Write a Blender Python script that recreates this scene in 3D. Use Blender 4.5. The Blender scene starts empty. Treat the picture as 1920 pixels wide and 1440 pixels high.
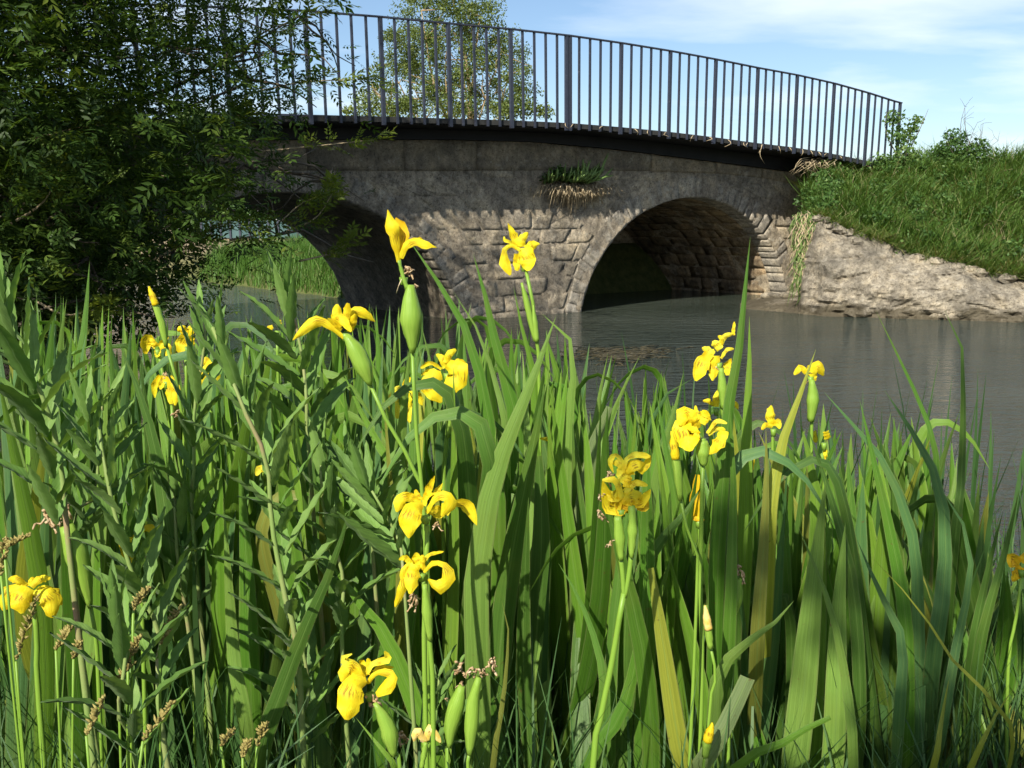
import bpy, math, random
import numpy as np
from mathutils import Vector, Matrix

# ------------------------------------------------------------------ camera, sky, sun, exposure
SC = bpy.context.scene
COL = SC.collection
F = 1920 * 35 / 36
H = 1.08
PITCH, ROLL = math.radians(9.04), math.radians(0.5)
cr, sr, cp, sp = math.cos(ROLL), math.sin(ROLL), math.cos(PITCH), math.sin(PITCH)
cam_d = bpy.data.cameras.new('camera')
cam_d.lens = 35; cam_d.sensor_width = 36; cam_d.clip_start = 0.05; cam_d.clip_end = 3000
cam = bpy.data.objects.new('camera', cam_d); COL.objects.link(cam)
right = Vector((cr, -sr * sp, -sr * cp)); up = Vector((sr, cr * sp, cr * cp)); back = Vector((0, -cp, sp))
cam.matrix_world = Matrix(((right.x, up.x, back.x, 0), (right.y, up.y, back.y, 0), (right.z, up.z, back.z, H), (0, 0, 0, 1)))
SC.camera = cam

SUN_EL = math.radians(37)
SUN_TRAVEL = Vector((0.42, 0.907, 0)).normalized()            # where the light is going, on the ground
sun_d = bpy.data.lights.new('sun', 'SUN'); sun_d.energy = 4.6; sun_d.angle = math.radians(0.55); sun_d.color = (1.0, 0.94, 0.82)
sun = bpy.data.objects.new('sun', sun_d); COL.objects.link(sun)
light_dir = Vector((SUN_TRAVEL.x * math.cos(SUN_EL), SUN_TRAVEL.y * math.cos(SUN_EL), -math.sin(SUN_EL)))
sun.rotation_euler = light_dir.to_track_quat('-Z', 'Y').to_euler()
sun.location = (-6, -8, 12)

world = bpy.data.worlds.new('World'); SC.world = world; world.use_nodes = True
wn, wl = world.node_tree.nodes, world.node_tree.links
bg = wn['Background']
sky = wn.new('ShaderNodeTexSky'); sky.sky_type = 'NISHITA'; sky.sun_disc = False
sky.sun_elevation = SUN_EL; sky.sun_rotation = math.atan2(-SUN_TRAVEL.x, -SUN_TRAVEL.y)
sky.air_density = 1.0; sky.dust_density = 0.6; sky.ozone_density = 3.0
tc = wn.new('ShaderNodeTexCoord'); sep = wn.new('ShaderNodeSeparateXYZ'); wl.new(tc.outputs['Generated'], sep.inputs[0])
addz = wn.new('ShaderNodeMath'); addz.operation = 'ADD'; addz.inputs[1].default_value = 0.12; wl.new(sep.outputs['Z'], addz.inputs[0])
mx = wn.new('ShaderNodeMath'); mx.operation = 'MAXIMUM'; mx.inputs[1].default_value = 0.02; wl.new(addz.outputs[0], mx.inputs[0])
dx = wn.new('ShaderNodeMath'); dx.operation = 'DIVIDE'; wl.new(sep.outputs['X'], dx.inputs[0]); wl.new(mx.outputs[0], dx.inputs[1])
dy = wn.new('ShaderNodeMath'); dy.operation = 'DIVIDE'; wl.new(sep.outputs['Y'], dy.inputs[0]); wl.new(mx.outputs[0], dy.inputs[1])
cmb = wn.new('ShaderNodeCombineXYZ'); wl.new(dx.outputs[0], cmb.inputs[0]); wl.new(dy.outputs[0], cmb.inputs[1])
mapn = wn.new('ShaderNodeMapping'); mapn.inputs['Rotation'].default_value = (0, 0, 0.5); mapn.inputs['Scale'].default_value = (0.55, 1.0, 1); mapn.inputs['Location'].default_value = (2.3, 0.4, 0)
wl.new(cmb.outputs[0], mapn.inputs[0])
cn = wn.new('ShaderNodeTexNoise'); cn.inputs['Scale'].default_value = 1.0; cn.inputs['Detail'].default_value = 9; cn.inputs['Roughness'].default_value = 0.52; cn.inputs['Distortion'].default_value = 0.2
wl.new(mapn.outputs[0], cn.inputs['Vector'])
crp = wn.new('ShaderNodeValToRGB'); crp.color_ramp.elements[0].position = 0.49; crp.color_ramp.elements[0].color = (0, 0, 0, 1)
crp.color_ramp.elements[1].position = 0.74; crp.color_ramp.elements[1].color = (1, 1, 1, 1); wl.new(cn.outputs['Fac'], crp.inputs[0])
cmul = wn.new('ShaderNodeMath'); cmul.operation = 'MULTIPLY'; cmul.inputs[1].default_value = 0.85; wl.new(crp.outputs[0], cmul.inputs[0])
cmix = wn.new('ShaderNodeMixRGB'); wl.new(cmul.outputs[0], cmix.inputs[0]); wl.new(sky.outputs[0], cmix.inputs[1]); cmix.inputs[2].default_value = (8.5, 9.0, 9.6, 1)
wl.new(cmix.outputs[0], bg.inputs['Color']); bg.inputs['Strength'].default_value = 0.077

SC.render.engine = 'CYCLES'
SC.cycles.max_bounces = 5; SC.cycles.diffuse_bounces = 3; SC.cycles.glossy_bounces = 3; SC.cycles.transparent_max_bounces = 4; SC.cycles.use_denoising = True
SC.cycles.use_adaptive_sampling = True; SC.cycles.adaptive_threshold = 0.02
SC.view_settings.view_transform = 'Standard'; SC.view_settings.look = 'None'; SC.view_settings.gamma = 1
SC.view_settings.exposure = 0.88

# ------------------------------------------------------------------ helpers
R = random.Random(7)
NP = np.random.default_rng(7)

def P(px, py, Y):
    """world point seen at photo pixel (px,py) standing at distance Y along the ground"""
    a = (px - 960) / F; b = -(py - 720) / F
    a, b = a * cr + b * sr, -a * sr + b * cr
    d = Vector((a, cp + b * sp, -sp + b * cp))
    return Vector((0, 0, H)) + d * (Y / d.y)

def PG(px, py, z=0.0):
    a = (px - 960) / F; b = -(py - 720) / F
    a, b = a * cr + b * sr, -a * sr + b * cr
    d = Vector((a, cp + b * sp, -sp + b * cp))
    return Vector((0, 0, H)) + d * ((z - H) / d.z)

def lerp(a, b, t): return a + (b - a) * t
def interp(x, xs, ys): return float(np.interp(x, xs, ys))

def new_mesh(name, verts, faces, uvs=None, cols=None, smooth=True):
    me = bpy.data.meshes.new(name)
    me.from_pydata([tuple(v) for v in verts], [], faces)
    if uvs is not None:
        lay = me.uv_layers.new(name='UVMap')
        li = np.empty(len(me.loops), dtype=np.int32); me.loops.foreach_get('vertex_index', li)
        lay.data.foreach_set('uv', np.asarray(uvs, dtype=np.float32)[li].ravel())
    if cols is not None:
        ca = me.color_attributes.new('tone', 'FLOAT_COLOR', 'POINT')
        ca.data.foreach_set('color', np.asarray(cols, dtype=np.float32).ravel())
    if smooth: me.polygons.foreach_set('use_smooth', np.ones(len(me.polygons), dtype=bool))
    me.update()
    return me

def big_mesh(name, V, Fq, cols=None, smooth=False):
    """numpy arrays: V (n,3), Fq (m,k)"""
    me = bpy.data.meshes.new(name)
    n, m, k = len(V), len(Fq), Fq.shape[1]
    me.vertices.add(n); me.vertices.foreach_set('co', V.astype(np.float32).ravel())
    me.loops.add(m * k); me.loops.foreach_set('vertex_index', Fq.astype(np.int32).ravel())
    me.polygons.add(m); me.polygons.foreach_set('loop_start', np.arange(0, m * k, k, dtype=np.int32))
    if smooth: me.polygons.foreach_set('use_smooth', np.ones(m, dtype=bool))
    me.update(calc_edges=True)
    if cols is not None:
        ca = me.color_attributes.new('tone', 'FLOAT_COLOR', 'POINT')
        ca.data.foreach_set('color', cols.astype(np.float32).ravel())
    return me

def link(name, me, mat=None, parent=None, color=None):
    o = bpy.data.objects.new(name, me); COL.objects.link(o)
    if mat is not None and me is not None and len(me.materials) == 0: me.materials.append(mat)
    if parent is not None: o.parent = parent
    if color is not None: o.color = (*color, 1)
    return o

def tag(o, label, cat, group=None, kind=None):
    if label: o['label'] = label
    if cat: o['category'] = cat
    if group: o['group'] = group
    if kind: o['kind'] = kind
    return o

def thing(name, label, cat, loc=(0, 0, 0), group=None):
    o = bpy.data.objects.new(name, None); COL.objects.link(o); o.location = loc; o.empty_display_size = 0.05
    return tag(o, label, cat, group)

class Grp:
    """parts of a thing whose empty stands at loc; meshes are written in world space and shifted"""
    def __init__(self, name, label, cat, loc, group=None):
        self.loc = Vector(loc); self.o = thing(name, label, cat, self.loc, group)
    def part(self, name, verts, faces, mat, uvs=None, cols=None, smooth=True, parent=None, color=None, origin=None, kind=None):
        par = parent or self.o
        org = Vector(origin) if origin is not None else self.loc
        base = Vector(parent['_org']) if parent is not None and '_org' in parent else self.loc
        me = new_mesh(name, [Vector(v) - org for v in verts], faces, uvs, cols, smooth)
        o = link(name, me, mat, par, color); o.location = org - base
        o['_org'] = tuple(org)
        if kind: o['kind'] = kind
        return o

def clean_org():
    for o in bpy.data.objects:
        if '_org' in o: del o['_org']

def catmull(pts, n):
    pts = [Vector(p) for p in pts]
    if len(pts) == 2: return [pts[0].lerp(pts[1], i / (n - 1)) for i in range(n)]
    q = [pts[0] * 2 - pts[1]] + pts + [pts[-1] * 2 - pts[-2]]
    L = [0]
    for i in range(1, len(pts)): L.append(L[-1] + (pts[i] - pts[i - 1]).length + 1e-9)
    out = []
    for i in range(n):
        d = L[-1] * i / (n - 1); k = 0
        while k < len(pts) - 2 and d > L[k + 1]: k += 1
        t = (d - L[k]) / (L[k + 1] - L[k]); a, b, c, e = q[k], q[k + 1], q[k + 2], q[k + 3]
        out.append(0.5 * ((2 * b) + (c - a) * t + (2 * a - 5 * b + 4 * c - e) * t * t + (3 * b - a - 3 * c + e) * t ** 3))
    return out

def tube(path, radii, sides=6, cap=True):
    V, Fc = [], []
    n = len(path); path = [Vector(p) for p in path]
    if not hasattr(radii, '__len__'): radii = [radii] * n
    ref = Vector((0, 0, 1))
    for i, p in enumerate(path):
        t = (path[min(i + 1, n - 1)] - path[max(i - 1, 0)])
        t = t.normalized() if t.length > 1e-9 else Vector((0, 0, 1))
        s = t.cross(ref if abs(t.z) < 0.95 else Vector((1, 0, 0))).normalized(); w = s.cross(t)
        for k in range(sides):
            a = 2 * math.pi * k / sides
            V.append(p + (s * math.cos(a) + w * math.sin(a)) * radii[i])
    for i in range(n - 1):
        for k in range(sides):
            Fc.append((i * sides + k, i * sides + (k + 1) % sides, (i + 1) * sides + (k + 1) % sides, (i + 1) * sides + k))
    if cap:
        Fc.append(tuple(range(sides - 1, -1, -1))); Fc.append(tuple((n - 1) * sides + k for k in range(sides)))
    return V, Fc

def tube_uv(n, sides): return [(k / sides, i / (n - 1)) for i in range(n) for k in range(sides)]

class MB:
    def __init__(self): self.V, self.F = [], []
    def add(self, v, f):
        o = len(self.V); self.V += list(v); self.F += [tuple(i + o for i in q) for q in f]
    def box(self, c, ax, ay, az):
        c = Vector(c); ax, ay, az = Vector(ax), Vector(ay), Vector(az)
        v = [c + ax * i + ay * j + az * k for i in (-1, 1) for j in (-1, 1) for k in (-1, 1)]
        self.add(v, [(0, 1, 3, 2), (4, 6, 7, 5), (0, 4, 5, 1), (2, 3, 7, 6), (0, 2, 6, 4), (1, 5, 7, 3)])

# ------------------------------------------------------------------ materials
def mat(name):
    m = bpy.data.materials.new(name); m.use_nodes = True
    nt = m.node_tree; b = nt.nodes['Principled BSDF']
    return m, nt.nodes, nt.links, b

def noise(N, L, vec, scale, detail=4, rough=0.55, stretch=None):
    if stretch:
        mp = N.new('ShaderNodeMapping'); mp.inputs['Scale'].default_value = stretch; L.new(vec, mp.inputs[0]); vec = mp.outputs[0]
    n = N.new('ShaderNodeTexNoise'); n.inputs['Scale'].default_value = scale; n.inputs['Detail'].default_value = detail; n.inputs['Roughness'].default_value = rough
    L.new(vec, n.inputs['Vector']); return n.outputs['Fac']

def ramp(N, L, fac, stops):
    r = N.new('ShaderNodeValToRGB'); e = r.color_ramp.elements
    while len(e) < len(stops): e.new(0.5)
    for i, (p, c) in enumerate(stops): e[i].position = p; e[i].color = (*c, 1) if len(c) == 3 else c
    L.new(fac, r.inputs[0]); return r.outputs[0]

def mixc(N, L, fac, a, b, mode='MIX'):
    m = N.new('ShaderNodeMixRGB'); m.blend_type = mode
    for inp, v in ((m.inputs[0], fac), (m.inputs[1], a), (m.inputs[2], b)):
        if hasattr(v, 'links') or hasattr(v, 'is_linked'): L.new(v, inp)
        elif isinstance(v, (int, float)): inp.default_value = v
        else: inp.default_value = (*v, 1)
    return m.outputs[0]

def bump(N, L, b, h, strength, dist=0.01):
    n = N.new('ShaderNodeBump'); n.inputs['Strength'].default_value = strength; n.inputs['Distance'].default_value = dist
    L.new(h, n.inputs['Height']); L.new(n.outputs[0], b.inputs['Normal']); return n

def leaf_shader(N, L, b, col, trans=0.3, tcol=None):
    """principled + translucent light passing through"""
    out = N['Material Output']
    t = N.new('ShaderNodeBsdfTranslucent'); mx = N.new('ShaderNodeMixShader'); mx.inputs[0].default_value = trans
    L.new(col, b.inputs['Base Color'])
    tc_ = mixc(N, L, 1.0, col, tcol or (1.25, 1.15, 0.5), 'MULTIPLY')
    L.new(tc_, t.inputs['Color'])
    L.new(b.outputs[0], mx.inputs[1]); L.new(t.outputs[0], mx.inputs[2]); L.new(mx.outputs[0], out.inputs[0])

def uvnode(N, L):
    u = N.new('ShaderNodeUVMap'); s = N.new('ShaderNodeSeparateXYZ'); L.new(u.outputs[0], s.inputs[0]); return u.outputs[0], s.outputs[0], s.outputs[1]

def make_iris_leaf():
    m, N, L, b = mat('iris_leaf_green')
    uv, u, v = uvnode(N, L); oi = N.new('ShaderNodeObjectInfo'); geo = N.new('ShaderNodeNewGeometry')
    veins = noise(N, L, uv, 1.0, 4, 0.7, (13, 0.7, 1))
    col = mixc(N, L, ramp(N, L, veins, [(0.32, (0.0,) * 3), (0.68, (1.0,) * 3)]), (0.64, 0.7, 0.6), (1.24, 1.2, 1.2))
    col = mixc(N, L, 1.0, oi.outputs['Color'], col, 'MULTIPLY')
    blot = noise(N, L, geo.outputs['Position'], 9, 4, 0.6)
    col = mixc(N, L, ramp(N, L, blot, [(0.5, (0,) * 3), (0.85, (0.5,) * 3)]), col, (0.16, 0.2, 0.03))
    spots = noise(N, L, geo.outputs['Position'], 75, 4, 0.65)
    col = mixc(N, L, ramp(N, L, spots, [(0.66, (0,) * 3), (0.74, (0.8,) * 3)]), col, (0.13, 0.085, 0.03))
    tip = noise(N, L, geo.outputs['Position'], 30, 2)
    ad = N.new('ShaderNodeMath'); ad.operation = 'MULTIPLY_ADD'; ad.inputs[1].default_value = 0.1; L.new(tip, ad.inputs[0]); L.new(v, ad.inputs[2])
    col = mixc(N, L, ramp(N, L, ad.outputs[0], [(1.02, (0,) * 3), (1.06, (0.85,) * 3)]), col, (0.16, 0.08, 0.03))
    rib = ramp(N, L, u, [(0.44, (0,) * 3), (0.49, (0.35,) * 3), (0.51, (0.35,) * 3), (0.56, (0,) * 3)]); col = mixc(N, L, rib, col, (0.2, 0.32, 0.08))
    edge = ramp(N, L, u, [(0.0, (0.5,) * 3), (0.07, (0,) * 3), (0.93, (0,) * 3), (1.0, (0.5,) * 3)]); col = mixc(N, L, edge, col, (0.22, 0.25, 0.09))
    # pale bases
    col = mixc(N, L, ramp(N, L, v, [(0.0, (0.45,) * 3), (0.3, (0.0,) * 3)]), col, (0.16, 0.24, 0.05))
    b.inputs['Roughness'].default_value = 0.4; b.inputs['Specular IOR Level'].default_value = 0.36
    bump(N, L, b, veins, 0.45, 0.003)
    leaf_shader(N, L, b, col, 0.34)
    return m
M = {}
M['iris'] = make_iris_leaf()

def make_herb_leaf():
    m, N, L, b = mat('willowherb_leaf')
    uv, u, v = uvnode(N, L); oi = N.new('ShaderNodeObjectInfo'); geo = N.new('ShaderNodeNewGeometry')
    n1 = noise(N, L, geo.outputs['Position'], 60, 4, 0.6)
    col = mixc(N, L, ramp(N, L, n1, [(0.3, (0,) * 3), (0.7, (1,) * 3)]), (0.8, 0.85, 0.8), (1.15, 1.12, 1.1))
    col = mixc(N, L, 1.0, oi.outputs['Color'], col, 'MULTIPLY')
    mid = ramp(N, L, u, [(0.46, (0,) * 3), (0.49, (0.8,) * 3), (0.51, (0.8,) * 3), (0.54, (0,) * 3)])
    col = mixc(N, L, mid, col, (0.2, 0.32, 0.1))
    side = N.new('ShaderNodeTexWave'); side.inputs['Scale'].default_value = 3.2; side.inputs['Distortion'].default_value = 1.5
    mp = N.new('ShaderNodeMapping'); mp.inputs['Rotation'].default_value = (0, 0, 0.9); mp.inputs['Scale'].default_value = (1, 2, 1); L.new(uv, mp.inputs[0]); L.new(mp.outputs[0], side.inputs[0])
    bump(N, L, b, side.outputs['Fac'], 0.12, 0.002)
    b.inputs['Roughness'].default_value = 0.6; b.inputs['Sheen Weight'].default_value = 0.06; b.inputs['Specular IOR Level'].default_value = 0.3
    leaf_shader(N, L, b, col, 0.3)
    return m
M['herb'] = make_herb_leaf()

def make_tone_leaf(name, c0, c1, c2, trans=0.35, rough=0.5):
    """colour from the 'tone' attribute (per leaf or blade)"""
    m, N, L, b = mat(name)
    at = N.new('ShaderNodeVertexColor'); at.layer_name = 'tone'; s = N.new('ShaderNodeSeparateColor'); L.new(at.outputs[0], s.inputs[0])
    col = ramp(N, L, s.outputs[0], [(0.0, c0), (0.55, c1), (1.0, c2)])
    b.inputs['Roughness'].default_value = rough; b.inputs['Specular IOR Level'].default_value = 0.22
    leaf_shader(N, L, b, col, trans)
    return m
M['ash'] = make_tone_leaf('ash_leaf', (0.025, 0.053, 0.01), (0.055, 0.105, 0.017), (0.19, 0.25, 0.042), 0.42, 0.5)
M['poplar'] = make_tone_leaf('pale_leaf', (0.06, 0.09, 0.025), (0.125, 0.175, 0.045), (0.24, 0.29, 0.09), 0.4)
M['bush'] = make_tone_leaf('bush_leaf', (0.035, 0.08, 0.02), (0.075, 0.15, 0.035), (0.16, 0.24, 0.07), 0.35)
M['grass'] = make_tone_leaf('grass_blade', (0.055, 0.12, 0.02), (0.105, 0.19, 0.035), (0.27, 0.25, 0.11), 0.35)
M['bankgrass'] = make_tone_leaf('lush_grass_blade', (0.06, 0.14, 0.022), (0.1, 0.2, 0.035), (0.2, 0.26, 0.09), 0.35)
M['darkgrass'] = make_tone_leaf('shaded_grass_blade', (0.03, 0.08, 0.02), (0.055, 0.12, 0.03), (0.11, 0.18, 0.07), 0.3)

def make_petal():
    m, N, L, b = mat('yellow_petal')
    uv, u, v = uvnode(N, L); geo = N.new('ShaderNodeNewGeometry'); oi = N.new('ShaderNodeObjectInfo')
    n1 = noise(N, L, uv, 1.0, 4, 0.65, (9, 1.6, 1))
    n2 = noise(N, L, geo.outputs['Position'], 70, 3)
    col = ramp(N, L, n2, [(0.3, (0.8, 0.58, 0.008)), (0.7, (0.9, 0.78, 0.03))])
    col = mixc(N, L, 1.0, col, oi.outputs['Color'], 'MULTIPLY')
    zone = ramp(N, L, v, [(0.3, (0,) * 3), (0.4, (1,) * 3), (0.5, (1,) * 3), (0.6, (0,) * 3)])
    vn = ramp(N, L, n1, [(0.5, (0,) * 3), (0.6, (0.8,) * 3)])
    zz = mixc(N, L, 1.0, zone, vn, 'MULTIPLY')
    col = mixc(N, L, zz, col, (0.25, 0.1, 0.01))
    b.inputs['Roughness'].default_value = 0.5; b.inputs['Specular IOR Level'].default_value = 0.25
    bump(N, L, b, n1, 0.6, 0.003)
    leaf_shader(N, L, b, col, 0.4, (1.05, 0.95, 0.6))
    return m
M['petal'] = make_petal()

def make_simple(name, stops, scale=30, rough=0.6, bmp=0.3, bd=0.004, trans=0.0, detail=5, stretch=None, uvb=False):
    m, N, L, b = mat(name)
    if uvb: vec = uvnode(N, L)[0]
    else: vec = N.new('ShaderNodeNewGeometry').outputs['Position']
    n = noise(N, L, vec, scale, detail, 0.6, stretch)
    col = ramp(N, L, n, stops); b.inputs['Roughness'].default_value = rough; b.inputs['Specular IOR Level'].default_value = 0.3
    if bmp: bump(N, L, b, n, bmp, bd)
    if trans: leaf_shader(N, L, b, col, trans)
    else: L.new(col, b.inputs['Base Color'])
    return m
M['wither'] = make_simple('withered_petal', [(0.3, (0.28, 0.17, 0.08)), (0.5, (0.46, 0.32, 0.17)), (0.7, (0.66, 0.55, 0.38))], 160, 0.7, 0.6, 0.003, 0.2)
M['fade'] = make_simple('faded_petal', [(0.3, (0.75, 0.5, 0.05)), (0.7, (0.82, 0.68, 0.3))], 90, 0.6, 0.3, 0.002, 0.3)
M['stem'] = make_simple('iris_stem', [(0.3, (0.14, 0.27, 0.03)), (0.7, (0.23, 0.37, 0.05))], 1, 0.4, 0.1, 0.002, 0.15, 3, (10, 3, 1), True)
M['spathe'] = make_simple('iris_spathe', [(0.3, (0.16, 0.3, 0.03)), (0.55, (0.25, 0.4, 0.055)), (0.75, (0.36, 0.46, 0.1))], 1, 0.4, 0.3, 0.003, 0.22, 3, (9, 1.0, 1), True)
M['hstem'] = make_simple('willowherb_stem', [(0.3, (0.14, 0.24, 0.05)), (0.56, (0.2, 0.25, 0.08)), (0.72, (0.3, 0.18, 0.12))], 9, 0.6, 0.2, 0.002)
M['sedge'] = make_simple('sedge_spike', [(0.3, (0.12, 0.085, 0.025)), (0.55, (0.25, 0.21, 0.06)), (0.75, (0.4, 0.36, 0.13))], 250, 0.7, 0.4, 0.003)
M['bark'] = make_simple('bark', [(0.3, (0.06, 0.05, 0.035)), (0.7, (0.16, 0.13, 0.095))], 30, 0.85, 0.6, 0.01)
M['palebark'] = make_simple('pale_bark', [(0.3, (0.2, 0.14, 0.07)), (0.7, (0.38, 0.29, 0.17))], 8, 0.85, 0.4, 0.01)
M['fleshy'] = make_simple('fleshy_shoot', [(0.3, (0.07, 0.13, 0.03)), (0.7, (0.2, 0.29, 0.08))], 20, 0.5, 0.1, 0.002)
M['dry'] = make_simple('dry_stem', [(0.3, (0.28, 0.21, 0.12)), (0.7, (0.55, 0.45, 0.29))], 20, 0.8, 0.2, 0.003)

def make_stone(name, grime, tints, bs=1.0):
    m, N, L, b = mat(name)
    geo = N.new('ShaderNodeNewGeometry'); pos = geo.outputs['Position']; oi = N.new('ShaderNodeObjectInfo')
    n1 = noise(N, L, pos, 2.0, 8, 0.66); n2 = noise(N, L, pos, 13, 10, 0.75); n3 = noise(N, L, pos, 46, 8, 0.75)
    col = ramp(N, L, n2, [(0.36, tints[0]), (0.5, tints[1]), (0.63, tints[2])])
    pat = ramp(N, L, noise(N, L, pos, 4.2, 7, 0.7), [(0.38, (0.68, 0.68, 0.69)), (0.5, (0.95, 0.95, 0.95)), (0.64, (1.2, 1.16, 1.08))])
    col = mixc(N, L, 1.0, col, pat, 'MULTIPLY')
    pv = ramp(N, L, oi.outputs['Random'], [(0, (0.8, 0.8, 0.81)), (1, (1.13, 1.1, 1.05))])
    col = mixc(N, L, 1.0, col, pv, 'MULTIPLY')
    g = ramp(N, L, n1, [(0.44, (0,) * 3), (0.62, (grime,) * 3)])
    col = mixc(N, L, g, col, (0.06, 0.057, 0.05))
    sp_ = ramp(N, L, n3, [(0.36, (0.85,) * 3), (0.47, (0,) * 3)])
    col = mixc(N, L, sp_, col, (0.05, 0.042, 0.032))
    wh = ramp(N, L, noise(N, L, pos, 7, 8, 0.75), [(0.56, (0,) * 3), (0.7, (0.6,) * 3)])
    col = mixc(N, L, wh, col, (0.5, 0.46, 0.38))
    lich = ramp(N, L, noise(N, L, pos, 17, 6, 0.75), [(0.6, (0,) * 3), (0.68, (0.5 * grime,) * 3)])
    col = mixc(N, L, lich, col, (0.09, 0.085, 0.05))
    strk = ramp(N, L, noise(N, L, pos, 3.0, 5, 0.6, (1.6, 1.6, 0.28)), [(0.5, (0,) * 3), (0.68, (0.55 * grime,) * 3)])
    col = mixc(N, L, strk, col, (0.05, 0.047, 0.042))
    L.new(col, b.inputs['Base Color']); b.inputs['Roughness'].default_value = 0.92; b.inputs['Specular IOR Level'].default_value = 0.15
    mm = N.new('ShaderNodeMath'); mm.operation = 'MULTIPLY_ADD'; mm.inputs[1].default_value = 0.45; L.new(n3, mm.inputs[0]); L.new(n2, mm.inputs[2])
    bump(N, L, b, mm.outputs[0], 1.0 * bs, 0.03)
    return m
M['stone'] = make_stone('weathered_bridge_stone', 0.42, [(0.225, 0.192, 0.142), (0.44, 0.38, 0.285), (0.61, 0.53, 0.405)])
M['vous'] = make_stone('voussoir_stone', 0.4, [(0.23, 0.21, 0.175), (0.41, 0.372, 0.305), (0.54, 0.487, 0.395)], 0.8)
M['band'] = make_stone('concrete_band', 0.45, [(0.19, 0.158, 0.112), (0.28, 0.236, 0.17), (0.36, 0.305, 0.225)], 0.5)
M['mortar'] = make_stone('mortar', 0.42, [(0.225, 0.19, 0.138), (0.44, 0.375, 0.28), (0.61, 0.525, 0.395)], 1.0)
M['barrel'] = make_stone('barrel_stone', 0.6, [(0.2, 0.145, 0.09), (0.38, 0.285, 0.18), (0.5, 0.4, 0.26)])
M['ledge'] = make_stone('pale_limestone', 0.55, [(0.19, 0.165, 0.125), (0.36, 0.318, 0.245), (0.5, 0.45, 0.355)])
def add_waterline(m):
    N, L = m.node_tree.nodes, m.node_tree.links; b = N['Principled BSDF']; src = b.inputs['Base Color'].links[0].from_socket
    geo = N.new('ShaderNodeNewGeometry'); sp2 = N.new('ShaderNodeSeparateXYZ'); L.new(geo.outputs['Position'], sp2.inputs[0])
    nn = noise(N, L, geo.outputs['Position'], 3.5, 6, 0.65); ma = N.new('ShaderNodeMath'); ma.operation = 'MULTIPLY_ADD'; ma.inputs[1].default_value = -0.5; L.new(nn, ma.inputs[0]); L.new(sp2.outputs[2], ma.inputs[2])
    wet = ramp(N, L, ma.outputs[0], [(0.0, (0.8,) * 3), (0.06, (0.0,) * 3)]); rr_ = N.new('ShaderNodeMath'); rr_.operation = 'ADD'; rr_.inputs[1].default_value = 0.17; L.new(ma.outputs[0], rr_.inputs[0])
    wet.node.inputs[0].links and L.remove(wet.node.inputs[0].links[0]); L.new(rr_.outputs[0], wet.node.inputs[0])
    L.new(mixc(N, L, wet, src, (0.07, 0.058, 0.035)), b.inputs['Base Color'])
add_waterline(M['ledge'])
M['wetrock'] = make_stone('wet_rock', 0.6, [(0.06, 0.052, 0.036), (0.12, 0.1, 0.07), (0.22, 0.19, 0.14)])

def make_metal():
    m, N, L, b = mat('blue_grey_painted_steel')
    geo = N.new('ShaderNodeNewGeometry'); n = noise(N, L, geo.outputs['Position'], 35, 5, 0.7)
    col = ramp(N, L, n, [(0.3, (0.022, 0.027, 0.042)), (0.66, (0.037, 0.042, 0.062)), (0.74, (0.2, 0.2, 0.2))])
    L.new(col, b.inputs['Base Color']); b.inputs['Roughness'].default_value = 0.45; b.inputs['Metallic'].default_value = 0.15
    return m
M['metal'] = make_metal()
M['beam'] = make_simple('shade_black_beam', [(0.3, (0.006, 0.006, 0.008)), (0.7, (0.014, 0.014, 0.017))], 5, 0.6, 0.1)  # near-black carries the deep shade under the overhanging slab in its colour
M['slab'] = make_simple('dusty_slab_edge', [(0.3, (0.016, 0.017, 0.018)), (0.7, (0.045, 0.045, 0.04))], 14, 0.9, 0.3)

def make_ground():
    m, N, L, b = mat('earth_and_turf')
    geo = N.new('ShaderNodeNewGeometry'); n = noise(N, L, geo.outputs['Position'], 0.35, 6, 0.6); n2 = noise(N, L, geo.outputs['Position'], 9, 6, 0.65)
    c1 = ramp(N, L, n2, [(0.3, (0.05, 0.065, 0.02)), (0.7, (0.12, 0.13, 0.045))]); c2 = ramp(N, L, n2, [(0.3, (0.2, 0.155, 0.09)), (0.7, (0.36, 0.29, 0.18))])
    sy = N.new('ShaderNodeSeparateXYZ'); L.new(geo.outputs['Position'], sy.inputs[0])
    far = N.new('ShaderNodeMapRange'); far.inputs[1].default_value = 21; far.inputs[2].default_value = 27; L.new(sy.outputs[1], far.inputs[0])
    L.new(mixc(N, L, far.outputs[0], c1, c2), b.inputs['Base Color']); b.inputs['Roughness'].default_value = 0.95; b.inputs['Specular IOR Level'].default_value = 0.1
    bump(N, L, b, n2, 0.6, 0.05)
    return m
M['ground'] = make_ground()
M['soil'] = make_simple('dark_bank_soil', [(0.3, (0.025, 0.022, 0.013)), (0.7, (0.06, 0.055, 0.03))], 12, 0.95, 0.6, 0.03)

def make_water():
    m, N, L, b = mat('river_water')
    geo = N.new('ShaderNodeNewGeometry'); pos = geo.outputs['Position']
    n1 = noise(N, L, pos, 5.5, 4, 0.6, (0.55, 1.7, 1)); n2 = noise(N, L, pos, 20, 3, 0.55, (0.6, 1.5, 1)); n3 = noise(N, L, pos, 0.5, 3, 0.5)
    mm = N.new('ShaderNodeMath'); mm.operation = 'MULTIPLY_ADD'; mm.inputs[1].default_value = 0.3; L.new(n2, mm.inputs[0]); L.new(n1, mm.inputs[2])
    L.new(ramp(N, L, n3, [(0.3, (0.028, 0.036, 0.027)), (0.7, (0.052, 0.062, 0.05))]), b.inputs['Base Color'])
    b.inputs['Roughness'].default_value = 0.05; b.inputs['IOR'].default_value = 1.33; b.inputs['Specular IOR Level'].default_value = 0.5
    bump(N, L, b, mm.outputs[0], 1.0, 0.08)
    return m
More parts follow.
